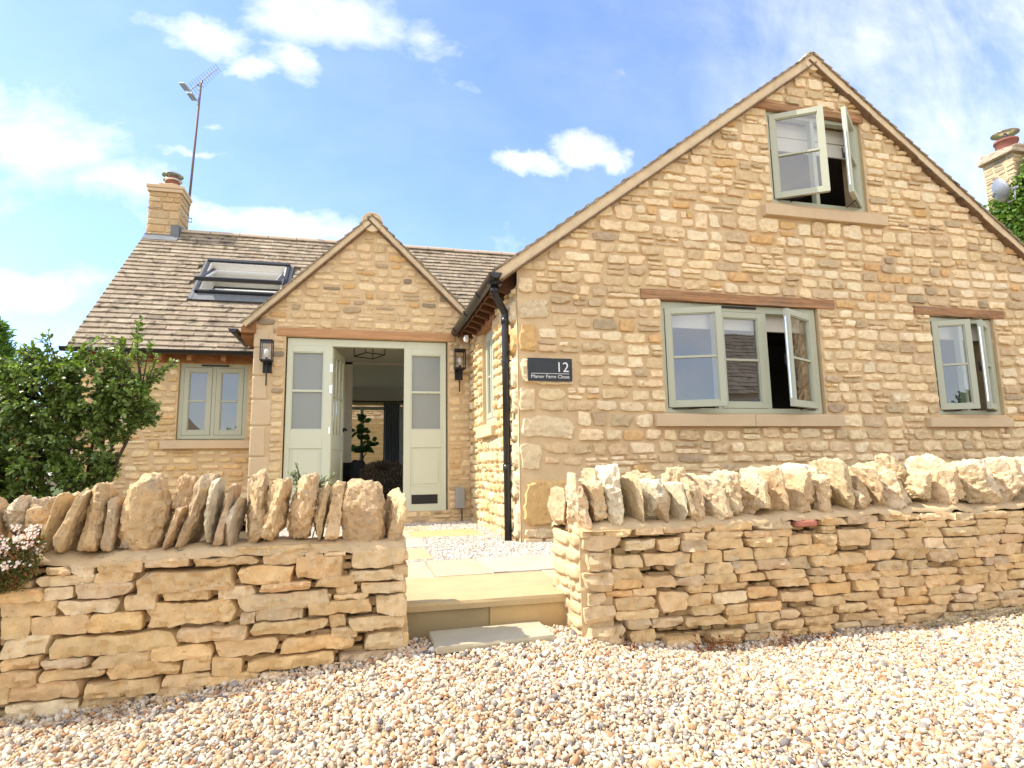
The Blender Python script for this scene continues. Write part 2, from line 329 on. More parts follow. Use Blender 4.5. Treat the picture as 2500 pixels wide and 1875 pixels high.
def rubble(mb, O, U, N, u0, u1, v0, v1, rng, pal, hr=(.065, .13), wr=(.12, .30), gap=.022, prot=.0, depth=.014, holes=(), fixed=(), top=None, keys=(), wave=.012, big=.06, split=.2, **kw):
    O, U, N = (np.array(q, float) for q in (O, U, N)); V3 = np.array((0, 0, 1.))
    keys = sorted(set([k for k in keys if v0 < k < v1]+[v1])); levels = [v0]
    for k in keys:
        while levels[-1] < k-1e-4:
            rem = k-levels[-1]; h = rng.uniform(*hr)
            if rem < h*1.45: h = rem
            elif rem < h*2: h = rem/2
            levels.append(levels[-1]+h)
    block = list(holes)+[f[:4] for f in fixed]
    for i in range(len(levels)-1):
        a, b = levels[i], levels[i+1]; h = b-a
        segs = [(u0, u1)]
        for (x0, x1, y0, y1) in block:
            if min(b, y1)-max(a, y0) > .12*h:
                ns = []
                for s0, s1 in segs:
                    if x1 <= s0 or x0 >= s1: ns.append((s0, s1)); continue
                    if x0 > s0: ns.append((s0, x0))
                    if x1 < s1: ns.append((x1, s1))
                segs = ns
        for s0, s1 in segs:
            if s1-s0 < .045: continue
            u = s0
            while u < s1-.01:
                w = rng.uniform(*wr)*(1.0 if h > .08 else 1.15); rem = s1-u
                if rem < w*1.4: w = rem
                if top is not None:
                    tm = top(np.array([u+w/2]))[0]
                    if tm < a+.03: u += w; continue
                g = gap*rng.uniform(.6, 1.4)/2
                wv = wave*perlin(np.array([[u*1.3, a*2, O[0]]]))[0]*2
                cl = (lambda q: top(q)-.015) if top is not None else None
                def put(ua, ub, va, vb):
                    stone(mb, O, U, V3, N, ua+g, ub-g, va+g+wv, vb-g+wv, prot+rng.uniform(-.004, .006), depth*rng.uniform(.6, 1.5), rng, pick(pal, rng), clampf=cl, **kw)
                if rng.random() < split and h > .085 and w > .12:
                    c = a+h*rng.uniform(.4, .6)
                    put(u, u+w, a, c)
                    if rng.random() < .5: put(u, u+w*.5, c, b); put(u+w*.5, u+w, c, b)
                    else: put(u, u+w, c, b)
                else:
                    e = rng.uniform(-.1, .1)*h
                    put(u, u+w, a+max(e, 0), b)
                u += w
    for f in fixed:
        col = np.array(f[4])*WARM if len(f) > 4 and f[4] is not None else pick(pal, rng)
        stone(mb, O, U, V3, N, f[0]+gap/2, f[1]-gap/2, f[2]+gap/2, f[3]-gap/2, prot+rng.uniform(-.002, .006), depth*rng.uniform(.9, 1.5), rng, col, **kw)
def panel(mb, O, U, N, u0, u1, v0, v1, holes=(), top=None, breaks=(), thick=.3, n=0):
    """flat wall skin with openings and their reveals"""
    O, U, N = (np.array(q, float) for q in (O, U, N)); V3 = np.array((0, 0, 1.))
    W3 = lambda u, v, d=0.: O+u*U+v*V3+(n+d)*N
    us = sorted(set([u0, u1]+[x for h in holes for x in h[:2]]+list(breaks))); us = [u for u in us if u0 <= u <= u1]
    T = (lambda u: float(top(np.array([u]))[0])) if top is not None else (lambda u: v1)
    for a, b in zip(us[:-1], us[1:]):
        m = (a+b)/2; hs = sorted([(h[2], h[3]) for h in holes if h[0] < m < h[1]]); lo = v0
        for h0, h1 in hs: mb.add([W3(a, lo), W3(b, lo), W3(b, h0), W3(a, h0)], [(0, 1, 2, 3)]); lo = h1
        mb.add([W3(a, lo), W3(b, lo), W3(b, T(b)), W3(a, T(a))], [(0, 1, 2, 3)])
    for x0, x1, y0, y1 in holes:
        c = [(x0, y0), (x1, y0), (x1, y1), (x0, y1)]
        for (p, q), (r_, s_) in zip(c, c[1:]+c[:1]): mb.add([W3(p, q), W3(p, q, -thick), W3(r_, s_, -thick), W3(r_, s_)], [(0, 1, 2, 3)])
def rock(mb, c, half, rng, col, n=12, k=4, tilt=0, twist=0, facets=7, rough=.10, lean=0, taper=.2):
    """free standing weathered stone"""
    g = np.linspace(-1, 1, n+1); A, B = np.meshgrid(g, g, indexing='ij'); A = A.ravel(); B = B.ravel(); O1 = np.ones_like(A)
    I = np.arange((n+1)**2).reshape(n+1, n+1); q = np.stack([I[:-1, :-1], I[1:, :-1], I[1:, 1:], I[:-1, 1:]], -1).reshape(-1, 4)
    P = []; F = []
    for i, (s, ax) in enumerate([(1, 0), (-1, 0), (1, 1), (-1, 1), (1, 2), (-1, 2)]):
        p = np.empty((len(A), 3)); p[:, ax] = s; p[:, (ax+1) % 3] = A; p[:, (ax+2) % 3] = B*s
        P.append(p); F.append(q+i*len(A))
    P = np.concatenate(P); P = P/((np.abs(P)**k).sum(1)**(1/k))[:, None]
    for i in range(facets):
        nn = rng.normal(size=3); nn[2] *= .6; nn /= np.linalg.norm(nn)
        d = np.abs(nn).sum()*.5+.42; d *= rng.uniform(.66, .92); e = np.maximum(P@nn-d, 0); P = P-e[:, None]*nn
    P[:, 0] *= 1-taper*(P[:, 2]*.5+.5)*rng.uniform(.3, 1); P[:, 2] += .09*perlin(P*1.1+rng.uniform(0, 50, 3))*(P[:, 2] > 0)
    sd = rng.uniform(0, 90, 3); half = np.array(half)
    X = P*half; m = min(half)
    nrm = P/np.linalg.norm(P, axis=1)[:, None]
    m = min(m, .065); d = (fbm(X*8+sd, 2)*.9-np.abs(perlin(X*14+sd))*.8+fbm(X*34+sd, 3, .6)*.85)*m*rough*2.2
    X = X+nrm*d[:, None]
    rx = Matrix.Rotation(R(tilt), 3, 'Y') @ Matrix.Rotation(R(lean), 3, 'X') @ Matrix.Rotation(R(twist), 3, 'Z')
    X = X@np.array(rx).T+np.array(c)
    cv = np.array(col)*(1+.13*perlin(X*16+sd))[:, None]
    mb.add(X, F, np.clip(cv, 0, 1))
def weld(o):
    w = o.modifiers.new('weld', 'WELD'); w.merge_threshold = .0004; return o
# ------------------------------------------------------------------ scattered pieces
def ico(level):
    t_ = (1+5**.5)/2
    v = [(-1, t_, 0), (1, t_, 0), (-1, -t_, 0), (1, -t_, 0), (0, -1, t_), (0, 1, t_), (0, -1, -t_), (0, 1, -t_), (t_, 0, -1), (t_, 0, 1), (-t_, 0, -1), (-t_, 0, 1)]
    f = [(0, 11, 5), (0, 5, 1), (0, 1, 7), (0, 7, 10), (0, 10, 11), (1, 5, 9), (5, 11, 4), (11, 10, 2), (10, 7, 6), (7, 1, 8), (3, 9, 4), (3, 4, 2), (3, 2, 6), (3, 6, 8), (3, 8, 9), (4, 9, 5), (2, 4, 11), (6, 2, 10), (8, 6, 7), (9, 8, 1)]
    v = [np.array(x)/np.linalg.norm(x) for x in v]
    for _ in range(level):
        c = {}; nf = []
        def mid(a, b):
            k = (min(a, b), max(a, b))
            if k not in c: p = v[a]+v[b]; v.append(p/np.linalg.norm(p)); c[k] = len(v)-1
            return c[k]
        for a, b, d in f: x, y, z = mid(a, b), mid(b, d), mid(d, a); nf += [(a, x, z), (b, y, x), (d, z, y), (x, y, z)]
        f = nf
    return np.array(v), np.array(f)
def rand_rot(n, rng, flat=.0):
    q = rng.normal(size=(n, 4)); q[:, 1:3] *= (1-flat); q /= np.linalg.norm(q, axis=1)[:, None]; w, x, y, z = q.T
    return np.stack([1-2*(y*y+z*z), 2*(x*y-z*w), 2*(x*z+y*w), 2*(x*y+z*w), 1-2*(x*x+z*z), 2*(y*z-x*w), 2*(x*z-y*w), 2*(y*z+x*w), 1-2*(x*x+y*y)], 1).reshape(-1, 3, 3)
def scatter(mb, T, pos, size, cols, rng, flat=.5):
    TV, TF = T; n = len(pos)
    vs = []
    for _ in range(6):
        tv = TV.copy()
        for _ in range(3):
            nn = rng.normal(size=3); nn /= np.linalg.norm(nn); e = np.maximum(tv@nn-rng.uniform(.55, .85), 0); tv = tv-e[:, None]*nn
        vs.append(tv*(1+.12*rng.normal(size=(len(tv), 1))*(.6)))
    vs = np.array(vs)[rng.integers(0, 6, n)]
    sc = size[:, None]*np.stack([rng.uniform(.8, 1.3, n), rng.uniform(.65, 1.0, n), rng.uniform(.4, .72, n)], 1)
    V = np.einsum('nij,ntj->nti', rand_rot(n, rng, flat), vs*sc[:, None, :])+pos[:, None, :]
    F = (TF[None]+(np.arange(n)*len(TV))[:, None, None]).reshape(-1, 3)
    mb.add(V.reshape(-1, 3), F, np.repeat(cols, len(TV), 0))
def palette(n, pal, rng, var=.12):
    w = np.array([p[0] for p in pal], float); c = np.array([p[1] for p in pal])[rng.choice(len(pal), n, p=w/w.sum())]
    return np.clip(c*(1+var*rng.normal(size=(n, 1))), .01, .95)
def leaves(mb, P, D, Nn, L, wid, cols, fold=.15):
    D = D/np.linalg.norm(D, axis=1)[:, None]; S = np.cross(D, Nn); S /= np.maximum(np.linalg.norm(S, axis=1), 1e-6)[:, None]; Nn = np.cross(S, D)
    L = L[:, None]; w = L*wid/2
    V = np.stack([P, P+D*L*.45-S*w+Nn*L*fold*.6, P+D*L*.55+Nn*0, P+D*L*.45+S*w+Nn*L*fold*.6, P+D*L-Nn*L*fold*.5, P+D*L*.82-S*w*.6+Nn*L*fold*.2, P+D*L*.82+S*w*.6+Nn*L*fold*.2], 1)
    f = np.array([(0, 2, 1), (0, 3, 2), (1, 2, 5), (2, 3, 6), (2, 4, 5), (2, 6, 4)])
    n = len(P); F = (f[None]+(np.arange(n)*7)[:, None, None]).reshape(-1, 3)
    mb.add(V.reshape(-1, 3), F, np.repeat(cols, 7, 0))
X_, Y_, Z_ = (np.array(v, float) for v in ((1, 0, 0), (0, 1, 0), (0, 0, 1)))
# ------------------------------------------------------------------ ground
PATIO = -.64
def gz(x, y):
    x = np.asarray(x, float); y = np.asarray(y, float)
    a = np.interp(x, [-6, -1.3, -1.04, -.6, .05, .2, .6, 1.0, 1.2, 1.8, 2.6, 4, 8], [-.97, -.935, -.925, -.885, -.835, -.80, -.775, -.80, -.865, -.915, -.905, -.875, -.86])
    f = np.clip((2.85-y)/1.0, 0, 1); return a*(1-f)+(-.90)*f+.006*np.sin(x*5+y*3)
def sheet(name, xs, ys, zf, mat, **kw):
    Xg, Yg = np.meshgrid(xs, ys, indexing='ij'); V = np.stack([Xg.ravel(), Yg.ravel(), zf(Xg.ravel(), Yg.ravel())], 1)
    I = np.arange(V.shape[0]).reshape(Xg.shape); mb = MB(); mb.add(V, np.stack([I[:-1, :-1], I[1:, :-1], I[1:, 1:], I[:-1, 1:]], -1).reshape(-1, 4))
    return mb.build(name, mat, smooth=True, **kw)
far = np.array([-900, -300, -90, -40, -20, -12, -8, -6]); fx = np.concatenate([far, np.arange(-5, 8.1, .1), -far[::-1]+4])
fy = np.concatenate([far, np.arange(-5, 3.11, .1)])
o = sheet('driveway', fx, fy, lambda x, y: gz(x, y)-.012, 'ground'); tag(o, None, kind='structure')
o = sheet('garden_ground', np.array([-900, -60, -20, -3.6, 1.36, 30, 900.]), np.array([3.11, 4.4, 8.5, 14, 40, 200, 900]), lambda x, y: np.full_like(x, PATIO-.035), 'earth'); tag(o, None, kind='structure')
o = sheet('back_lawn', np.array([-40, -3.7, 9, 40.]), np.array([13.4, 20, 40]), lambda x, y: np.full_like(x, PATIO-.02), 'grassland'); tag(o, None, kind='structure')
rng = np.random.default_rng(3)
PEB = [(30, (.62, .49, .34)), (20, (.68, .58, .44)), (13, (.58, .38, .21)), (7, (.44, .25, .14)), (18, (.74, .67, .55)), (8, (.36, .32, .28)), (5, (.20, .18, .17)), (9, (.48, .38, .26))]
I1, I0 = ico(1), ico(0)
def free_xy(x0, x1, y0, y1, s, rng, jit=.5):
    gx, gy = np.meshgrid(np.arange(x0, x1, s), np.arange(y0, y1, s)); n = gx.size
    return gx.ravel()+rng.uniform(-jit, jit, n)*s, gy.ravel()+rng.uniform(-jit, jit, n)*s
mb = MB()
for layer, (s, zo) in enumerate([(.0135, -.004), (.0150, .003), (.030, .008)]):
    x, y = free_xy(-2.0, 4.6, 1.25, 3.06, s, rng)
    # keep what can lie in view from here or a step aside
    keep = (np.abs(x-y*.27) < y*1.05+.35) & ~((y > 2.86) & ((x < .18) | (x > 1.05))) & ~((y > 3.02) & (x > 0))
    on = (x > .325) & (x < .885) & (y > 2.76+(x-.33)*.08) & (y < 3.03+(x-.33)*.06); keep &= ~on
    x, y = x[keep], y[keep]; n = len(x)
    # pebbles drift up against the foot of the walls
    drift = .02*np.exp(-np.clip(2.86-y, 0, 9)/.06)*((x < .2) | (x > 1.05))
    sz = rng.gamma(4, .0066/4, n)+.0020; sz = np.clip(sz, .004, .017)*(1.0 if layer < 2 else 1.15)
    z = gz(x, y)+zo+drift+rng.uniform(-.003, .003, n)+.008*perlin(np.stack([x*2.5, y*2.5, x*0], 1))+.004*perlin(np.stack([x*9, y*9, x*0], 1))
    near = (y < 2.6)
    cols = palette(n, PEB, rng, .10)*(1+.12*perlin(np.stack([x*1.3, y*1.3, x*0+4], 1)))[:, None]
    for T, msk in ((I1, near & (layer > 0)), (I0 if layer == 0 else I1, ~near | (layer == 0))):
        if layer == 0 and T is I1: continue
        scatter(mb, T, np.stack([x, y, z], 1)[msk], sz[msk], cols[msk], rng)
o = mb.build('gravel', 'pebble', smooth=True); tag(o, 'loose cream, orange and grey pebbles covering the driveway', kind='stuff')
CHIP = [(40, (.66, .60, .52)), (25, (.74, .70, .63)), (15, (.52, .44, .35)), (12, (.38, .36, .33)), (10, (.62, .50, .36))]
SLABS = [(-.62, .44, 3.70, 4.38), (.455, .795, 3.77, 4.40), (.81, 1.62, 3.79, 4.43), (-.62, -.2, 3.055, 3.675), (-.185, 1.095, 3.055, 3.745), (1.112, 1.62, 3.055, 3.765),
         (-.2, .52, 4.50, 5.14), (-.2, .56, 5.21, 5.86), (-.2, .49, 5.93, 6.66), (.50, 1.17, 5.93, 6.58), (-.2, .48, 6.73, 7.05), (.485, .74, 6.73, 7.0)]
x, y = free_xy(-.9, 1.62, 4.36, 7.6, .0145, rng)
x2, y2 = free_xy(-.9, 1.62, 4.36, 7.6, .017, rng)
mb = MB()
for (x, y, dz) in ((x, y, 0), (x2, y2, .006)):
    keep = ~((x > 1.33) & (y > 5.19))
    for s in SLABS: keep &= ~((x > s[0]-.004) & (x < s[1]+.004) & (y > s[2]-.004) & (y < s[3]+.004))
    keep &= ~((x > 1.33) & (y > 5.19)); x, y = x[keep], y[keep]; n = len(x)
    scatter(mb, I0, np.stack([x, y, PATIO-.012+dz+rng.uniform(-.003, .003, n)+.006*perlin(np.stack([x*3, y*3, x*0], 1))], 1), np.clip(rng.gamma(9, .0085/9, n), .005, .014), palette(n, CHIP, rng, .08), rng)
o = mb.build('stone_chippings', 'pebble', smooth=False); tag(o, 'small white stone chippings around the patio slabs', kind='stuff')
def slab(mb, x0, x1, y0, y1, z1, th, col, rng, n=10):
    gx = np.linspace(x0, x1, n+1); gy = np.linspace(y0, y1, n+1); A, B = np.meshgrid(gx, gy, indexing='ij'); sd = rng.uniform(0, 50)
    Zt = z1+.002*perlin(np.stack([A.ravel()*6, B.ravel()*6, A.ravel()*0+sd], 1)); I = np.arange((n+1)**2).reshape(n+1, n+1)
    V = np.stack([A.ravel(), B.ravel(), Zt], 1)
    ring = np.concatenate([I[:, 0], I[-1, 1:], I[-2::-1, -1], I[0, -2:0:-1]]); r = V[ring].copy(); m = len(r)
    cx = np.array([(x0+x1)/2, (y0+y1)/2, 0])
    rd = (r-cx)*np.array((1, 1, 0)); rd /= np.linalg.norm(rd, axis=1)[:, None]
    wob = perlin(np.stack([r[:, 0]*30, r[:, 1]*30, r[:, 2]*0+sd], 1))[:, None]
    V[ring] += rd*wob*.004
    m1 = r+rd*(.005+wob*.006); m1[:, 2] = z1-th*.35; m2 = r+rd*wob*.005; m2[:, 2] = z1-th
    n0 = len(V); V = np.concatenate([V, m1, m2]); F = [np.stack([I[:-1, :-1], I[1:, :-1], I[1:, 1:], I[:-1, 1:]], -1).reshape(-1, 4)]
    j = np.arange(m); k = (j+1) % m
    F.append(np.stack([ring[j], n0+j, n0+k, ring[k]], 1)); F.append(np.stack([n0+j, n0+m+j, n0+m+k, n0+k], 1))
    c = np.array(col)*(1+.05*perlin(V*5+sd))[:, None]; mb.add(V, F, c)
mb = MB()
SC_ = [(.66, .57, .41), (.62, .49, .31), (.64, .56, .43), (.60, .54, .42)]
for i, s in enumerate(SLABS): slab(mb, s[0], s[1], s[2], s[3], PATIO+rng.uniform(-.002, .002), .04, np.array([(.54, .45, .30), (.53, .43, .29), (.47, .43, .34), (.50, .40, .25), (.52, .40, .22), (.53, .45, .30), (.52, .41, .24), (.48, .44, .36), (.50, .42, .29), (.54, .41, .21), (.53, .45, .30), (.5, .4, .24)][i]), rng)
pat = mb.build('patio', 'paving', smooth=False); tag(pat, None, kind='structure')
mb = MB(); box(mb, -.7, 1.62, 3.085, 4.43, -.83, PATIO-.041, (.45, .37, .25)); o = mb.build('patio_bed', 'mortar_pale'); tag(o, None, kind='structure')
mb = MB(); slab_front = [(.0, .625, (.36, .28, .15)), (.635, 1.06, (.54, .38, .18))]
for a, b, c in slab_front: box(mb, a, b, 3.072, 3.084, -.82, PATIO-.042, c)
st = mb.build('step_riser', 'paving', bevel=.002); tag(st, None, kind='structure')
mb = MB(); slab(mb, .33, .88, 0, .275, 0, .028, (.46, .41, .29), rng)
V = mb.V[0]; V[:, 1] += 2.745+(V[:, 0]-.33)*.08; V[:, 2] += -.765
o = mb.build('stepping_slab', 'paving', origin=True); tag(o, 'single grey sandstone slab lying in the pebbles below the step', 'paving slab')
# ------------------------------------------------------------------ the cottage
cot = thing('stone_cottage', 'honey coloured stone cottage with two gables, tiled roofs and sage green windows', 'house', (1.36, 7.5, PATIO))
PAL = [(46, (.83, .69, .49)), (24, (.70, .56, .38)), (13, (.60, .49, .35)), (3, (.46, .38, .29)), (6, (.72, .50, .27)), (18, (.88, .77, .59))]
PALW = [(46, (.74, .60, .39)), (34, (.66, .50, .29)), (12, (.80, .68, .48)), (8, (.60, .42, .22))]
PALP = [(44, (.76, .61, .41)), (28, (.67, .52, .34)), (9, (.50, .40, .29)), (16, (.80, .67, .47)), (2, (.32, .27, .21)), (4, (.66, .45, .24))]
GA = (4.77, 4.37); GS = .75
gtop = lambda u: GA[1]-GS*np.abs(np.asarray(u)-GA[0])
WY = 5.2
H_BIG, H_TOP, H_SM = (2.80, 4.60, .49, 1.60), (4.16, 5.375, 2.72, 3.79), (6.045, 6.95, .49, 1.59)
holes = [H_BIG, H_TOP, H_SM]
mb = MB(); GO = (0, WY, 0); panel(mb, GO, X_, -Y_, 1.36, 8.2, -.75, 4.3, holes, gtop, [GA[0]])
rng = np.random.default_rng(11)
gw = mb.build('gable_wall', 'mortar', cot); gw['label'] = 'wide gable wall of rubble stone in sandy mortar'
mb = MB()
nolint = [(2.585, 4.81, 1.59, 1.70), (2.66, 4.77, .345, .49), (4.0, 5.42, 3.77, 3.87), (4.0, 5.6, 2.54, 2.72), (5.83, 7.11, 1.59, 1.69), (5.83, 6.99, .345, .49)]
BUFF = (.72, .60, .43); TAN = (.66, .46, .23); CRM = (.76, .64, .46)
quoins = [(1.355, 1.72, -.62, -.52, BUFF), (1.355, 1.96, -.50, -.06, TAN), (1.355, 1.56, -.04, .21, CRM), (1.355, 1.90, .23, .46, (.77, .66, .49)), (1.355, 1.53, .48, .72, CRM), (1.355, 1.92, .735, 1.0, CRM), (1.355, 1.54, 1.02, 1.30, TAN), (1.355, 1.66, 1.32, 1.56, (.66, .57, .43)), (1.355, 1.52, 1.58, 1.74, CRM)]
rubble(mb, GO, X_, -Y_, 1.37, 8.2, -.70, 4.36, rng, PAL, hr=(.082, .138), wr=(.13, .31), gap=.015, prot=.002, depth=.020, split=.13, k=6, holes=holes+nolint, fixed=quoins, top=gtop, keys=(.345, .49, 1.59, 1.70, 2.54, 2.72, 3.78, 3.87), jit=.075, rough=.5)
s_ = mb.build('rubble_stones', 'stone', gw, smooth=True); s_.data.set_sharp_from_angle(angle=R(32))
# side wall of the wing: faces the patio, full sun
SX = 1.355; SO = (SX, 0, 0)
H_SIDE = (6.14, 6.84, .49, 1.56)
mb = MB(); panel(mb, SO, Y_, -X_, 5.2, 8.6, -.75, 1.66, [H_SIDE]); sw = mb.build('side_wall', 'mortar', cot); sw['label'] = 'sunlit side wall of the wing facing the patio'
mb = MB(); sq = [(5.21, 5.40, -.62, -.30, CRM), (5.21, 5.55, -.28, -.02, CRM), (5.21, 5.42, 0, .22, BUFF), (5.21, 5.62, .23, .46, CRM), (5.21, 5.43, .48, .72, BUFF), (5.21, 5.60, .735, 1.0, CRM), (5.21, 5.45, 1.02, 1.3, TAN), (5.21, 5.5, 1.32, 1.56, CRM)]
rubble(mb, SO, Y_, -X_, 5.21, 7.56, -.70, 1.66, rng, PALW, hr=(.08, .125), wr=(.12, .26), gap=.014, prot=.004, depth=.022, holes=[H_SIDE, (6.03, 6.92, .32, .49), (6.06, 7.12, 1.54, 1.68)], fixed=sq, keys=(.32, .49, 1.56), jit=.09, rough=.6)
mb.build('rubble_stones', 'stone', sw, smooth=True)
# porch
PY = 7.56; PA = (.083, 3.10)
ptop = lambda u: PA[1]-.985*np.abs(np.asarray(u)-PA[0])
H_DOOR = (-.90, 1.05, -.505, 1.61)
mb = MB(); panel(mb, (0, PY, 0), X_, -Y_, -1.25, 1.36, -.75, 3.1, [H_DOOR], ptop, [PA[0], 1.36], thick=.12)
pw = mb.build('porch_wall', 'mortar', cot); pw['label'] = 'narrow porch gable wall around the front door'
mb = MB(); rubble(mb, (0, PY, 0), X_, -Y_, -1.245, 1.35, -.70, 3.05, rng, PALP, hr=(.08, .125), wr=(.13, .29), gap=.018, prot=-.001, depth=.010, holes=[H_DOOR, (-1.01, 1.15, 1.61, 1.72), (-1.25, -1.06, -.7, 1.66)], top=ptop, keys=(-.505, 1.61, 1.72), jit=.08, rough=.4)
mb.build('rubble_stones', 'stone', pw, smooth=True)
mb = MB(); z = -.7; i = 0
for hh in (.30, .33, .24, .36, .31, .28, .34, .22):
    w = .13 if i % 2 else .185; stone(mb, np.array((0., PY, 0)), X_, Z_, -Y_, -1.262, -1.262+w+.04, z+.002, z+hh-.003, .0, .007, rng, np.array((.68, .52, .33))*rng.uniform(.96, 1.04), k=20, jit=.006, rough=.05, facets=0, back=.05); z += hh; i += 1
mb.build('ashlar_quoins', 'ashlar', pw, smooth=True)
mb = MB(); box(mb, -1.25, -1.23, 7.57, 8.5, -.7, 1.75); mb.build('porch_side_wall', 'mortar', cot)
# main range
MY = 8.5; H_L = (-2.295, -1.47, .42, 1.41)
mb = MB(); panel(mb, (0, MY, 0), X_, -Y_, -3.42, -1.2, -.75, 1.62, [H_L]); mw = mb.build('main_wall', 'mortar', cot); mw['label'] = 'low front wall of the main range left of the porch'
mb = MB(); rubble(mb, (0, MY, 0), X_, -Y_, -3.41, -1.22, -.70, 1.60, rng, [(45, (.78, .64, .42)), (45, (.70, .52, .29)), (12, (.84, .74, .55))], hr=(.07, .115), wr=(.13, .30), gap=.020, prot=.001, depth=.013, holes=[H_L, (-2.46, -1.2, .29, .42)], keys=(.29, .42, 1.41), jit=.08, rough=.45)
mb.build('rubble_stones', 'stone', mw, smooth=True)
mb = MB(); box(mb, -3.44, -3.40, 8.5, 13.1, -.75, 1.5); mb.add([(-3.44, 8.5, 1.5), (-3.44, 13.1, 1.5), (-3.44, 10.8, 3.85)], [(0, 1, 2)]); mb.add([(-3.40, 8.5, 1.5), (-3.40, 13.1, 1.5), (-3.40, 10.8, 3.85)], [(0, 1, 2)])
mb.build('end_wall', 'mortar', cot)
mb = MB(); box(mb, -3.4, -2.4, 13.0, 13.15, -.75, 1.6); mb.build('rear_wall', 'mortar', cot)
mb = MB(); box(mb, -1.1, 1.1, 13.0, 13.15, 1.36, 1.75); box(mb, -1.1, -.9, 13.0, 13.15, -.75, 1.36); box(mb, .95, 1.1, 13.0, 13.15, -.75, 1.36); mb.build('rear_wall', 'mortar', cot)
mb = MB(); box(mb, 2.7, 3.2, 13.0, 13.15, -.75, 1.6); mb.build('rear_wall', 'mortar', cot)  # unseen gaps between these rear walls are added to brighten the living room
# ---- lintels and sills
def beam(name, mat, x0, x1, y0, y1, z0, z1, parent, seed, axis=0, amp=.006, n=26, label=None):
    rg = np.random.default_rng(seed); mb = MB(); L = np.linspace(0, 1, n+1); V = []; c8 = [(0, 0), (.5, 0), (1, 0), (1, .5), (1, 1), (.5, 1), (0, 1), (0, .5)]
    for l in L:
        for (a, b) in c8:
            p = [x0+(x1-x0)*l, y0+(y1-y0)*a, z0+(z1-z0)*b] if axis == 0 else [x0+(x1-x0)*a, y0+(y1-y0)*l, z0+(z1-z0)*b]
            V.append(p)
    V = np.array(V); d = V.copy(); s_ = np.array([4, 14, 14.]) if axis == 0 else np.array([14, 4, 14.])
    for ax in (1 if axis == 0 else 0, 2): V[:, ax] += amp*perlin(d*s_+seed*7+ax*31)+amp*.6*perlin(d*s_*3+ax)
    F = [(i*8+j, i*8+(j+1) % 8, (i+1)*8+(j+1) % 8, (i+1)*8+j) for i in range(n) for j in range(8)]
    mb.add(V, [np.array(F), np.array([list(range(8))]), np.array([list(range(n*8, n*8+8))])])
    o = mb.build(name, mat, parent, bevel=.003)
    if label: o['label'] = label
    return o
def sillblock(x0, x1, y0, y1, z0, z1, parent, joints=()):
    mb = MB(); xs = [x0]+list(joints)+[x1]
    for a, b in zip(xs[:-1], xs[1:]):
        V = np.array([(a, y0, z0), (b-.004, y0, z0), (b-.004, y1, z0), (a, y1, z0), (a, y0, z1-.018), (b-.004, y0, z1-.018), (b-.004, y1, z1), (a, y1, z1)]); mb.add(V, BF)
    return mb.build('sill', 'sill', parent, bevel=.004)
# ---- windows
class Frame:
    """local u (along wall), v (up), n (outwards)"""
    def __init__(s, O, U, N): s.O, s.U, s.N = (np.array(q, float) for q in (O, U, N)); s.rot = None
    def T(s, hu=None, hn=0, ang=0):
        def f(V):
            V = np.array(V, float)
            if hu is not None:
                c, s_ = math.cos(ang), math.sin(ang); du = V[:, 0]-hu; dn = V[:, 2]-hn
                V = V.copy(); V[:, 0] = hu+du*c-dn*s_; V[:, 2] = hn+du*s_+dn*c
            return s.O+V[:, :1]*s.U+V[:, 1:2]*Z_+V[:, 2:]*s.N
        return f
def ub(mb, T, u0, u1, v0, v1, n0, n1, col=(.5, .5, .5)):
    V = np.array([(u0, v0, n0), (u1, v0, n0), (u1, v1, n0), (u0, v1, n0), (u0, v0, n1), (u1, v0, n1), (u1, v1, n1), (u0, v1, n1)], float); mb.add(T(V), BF, col)
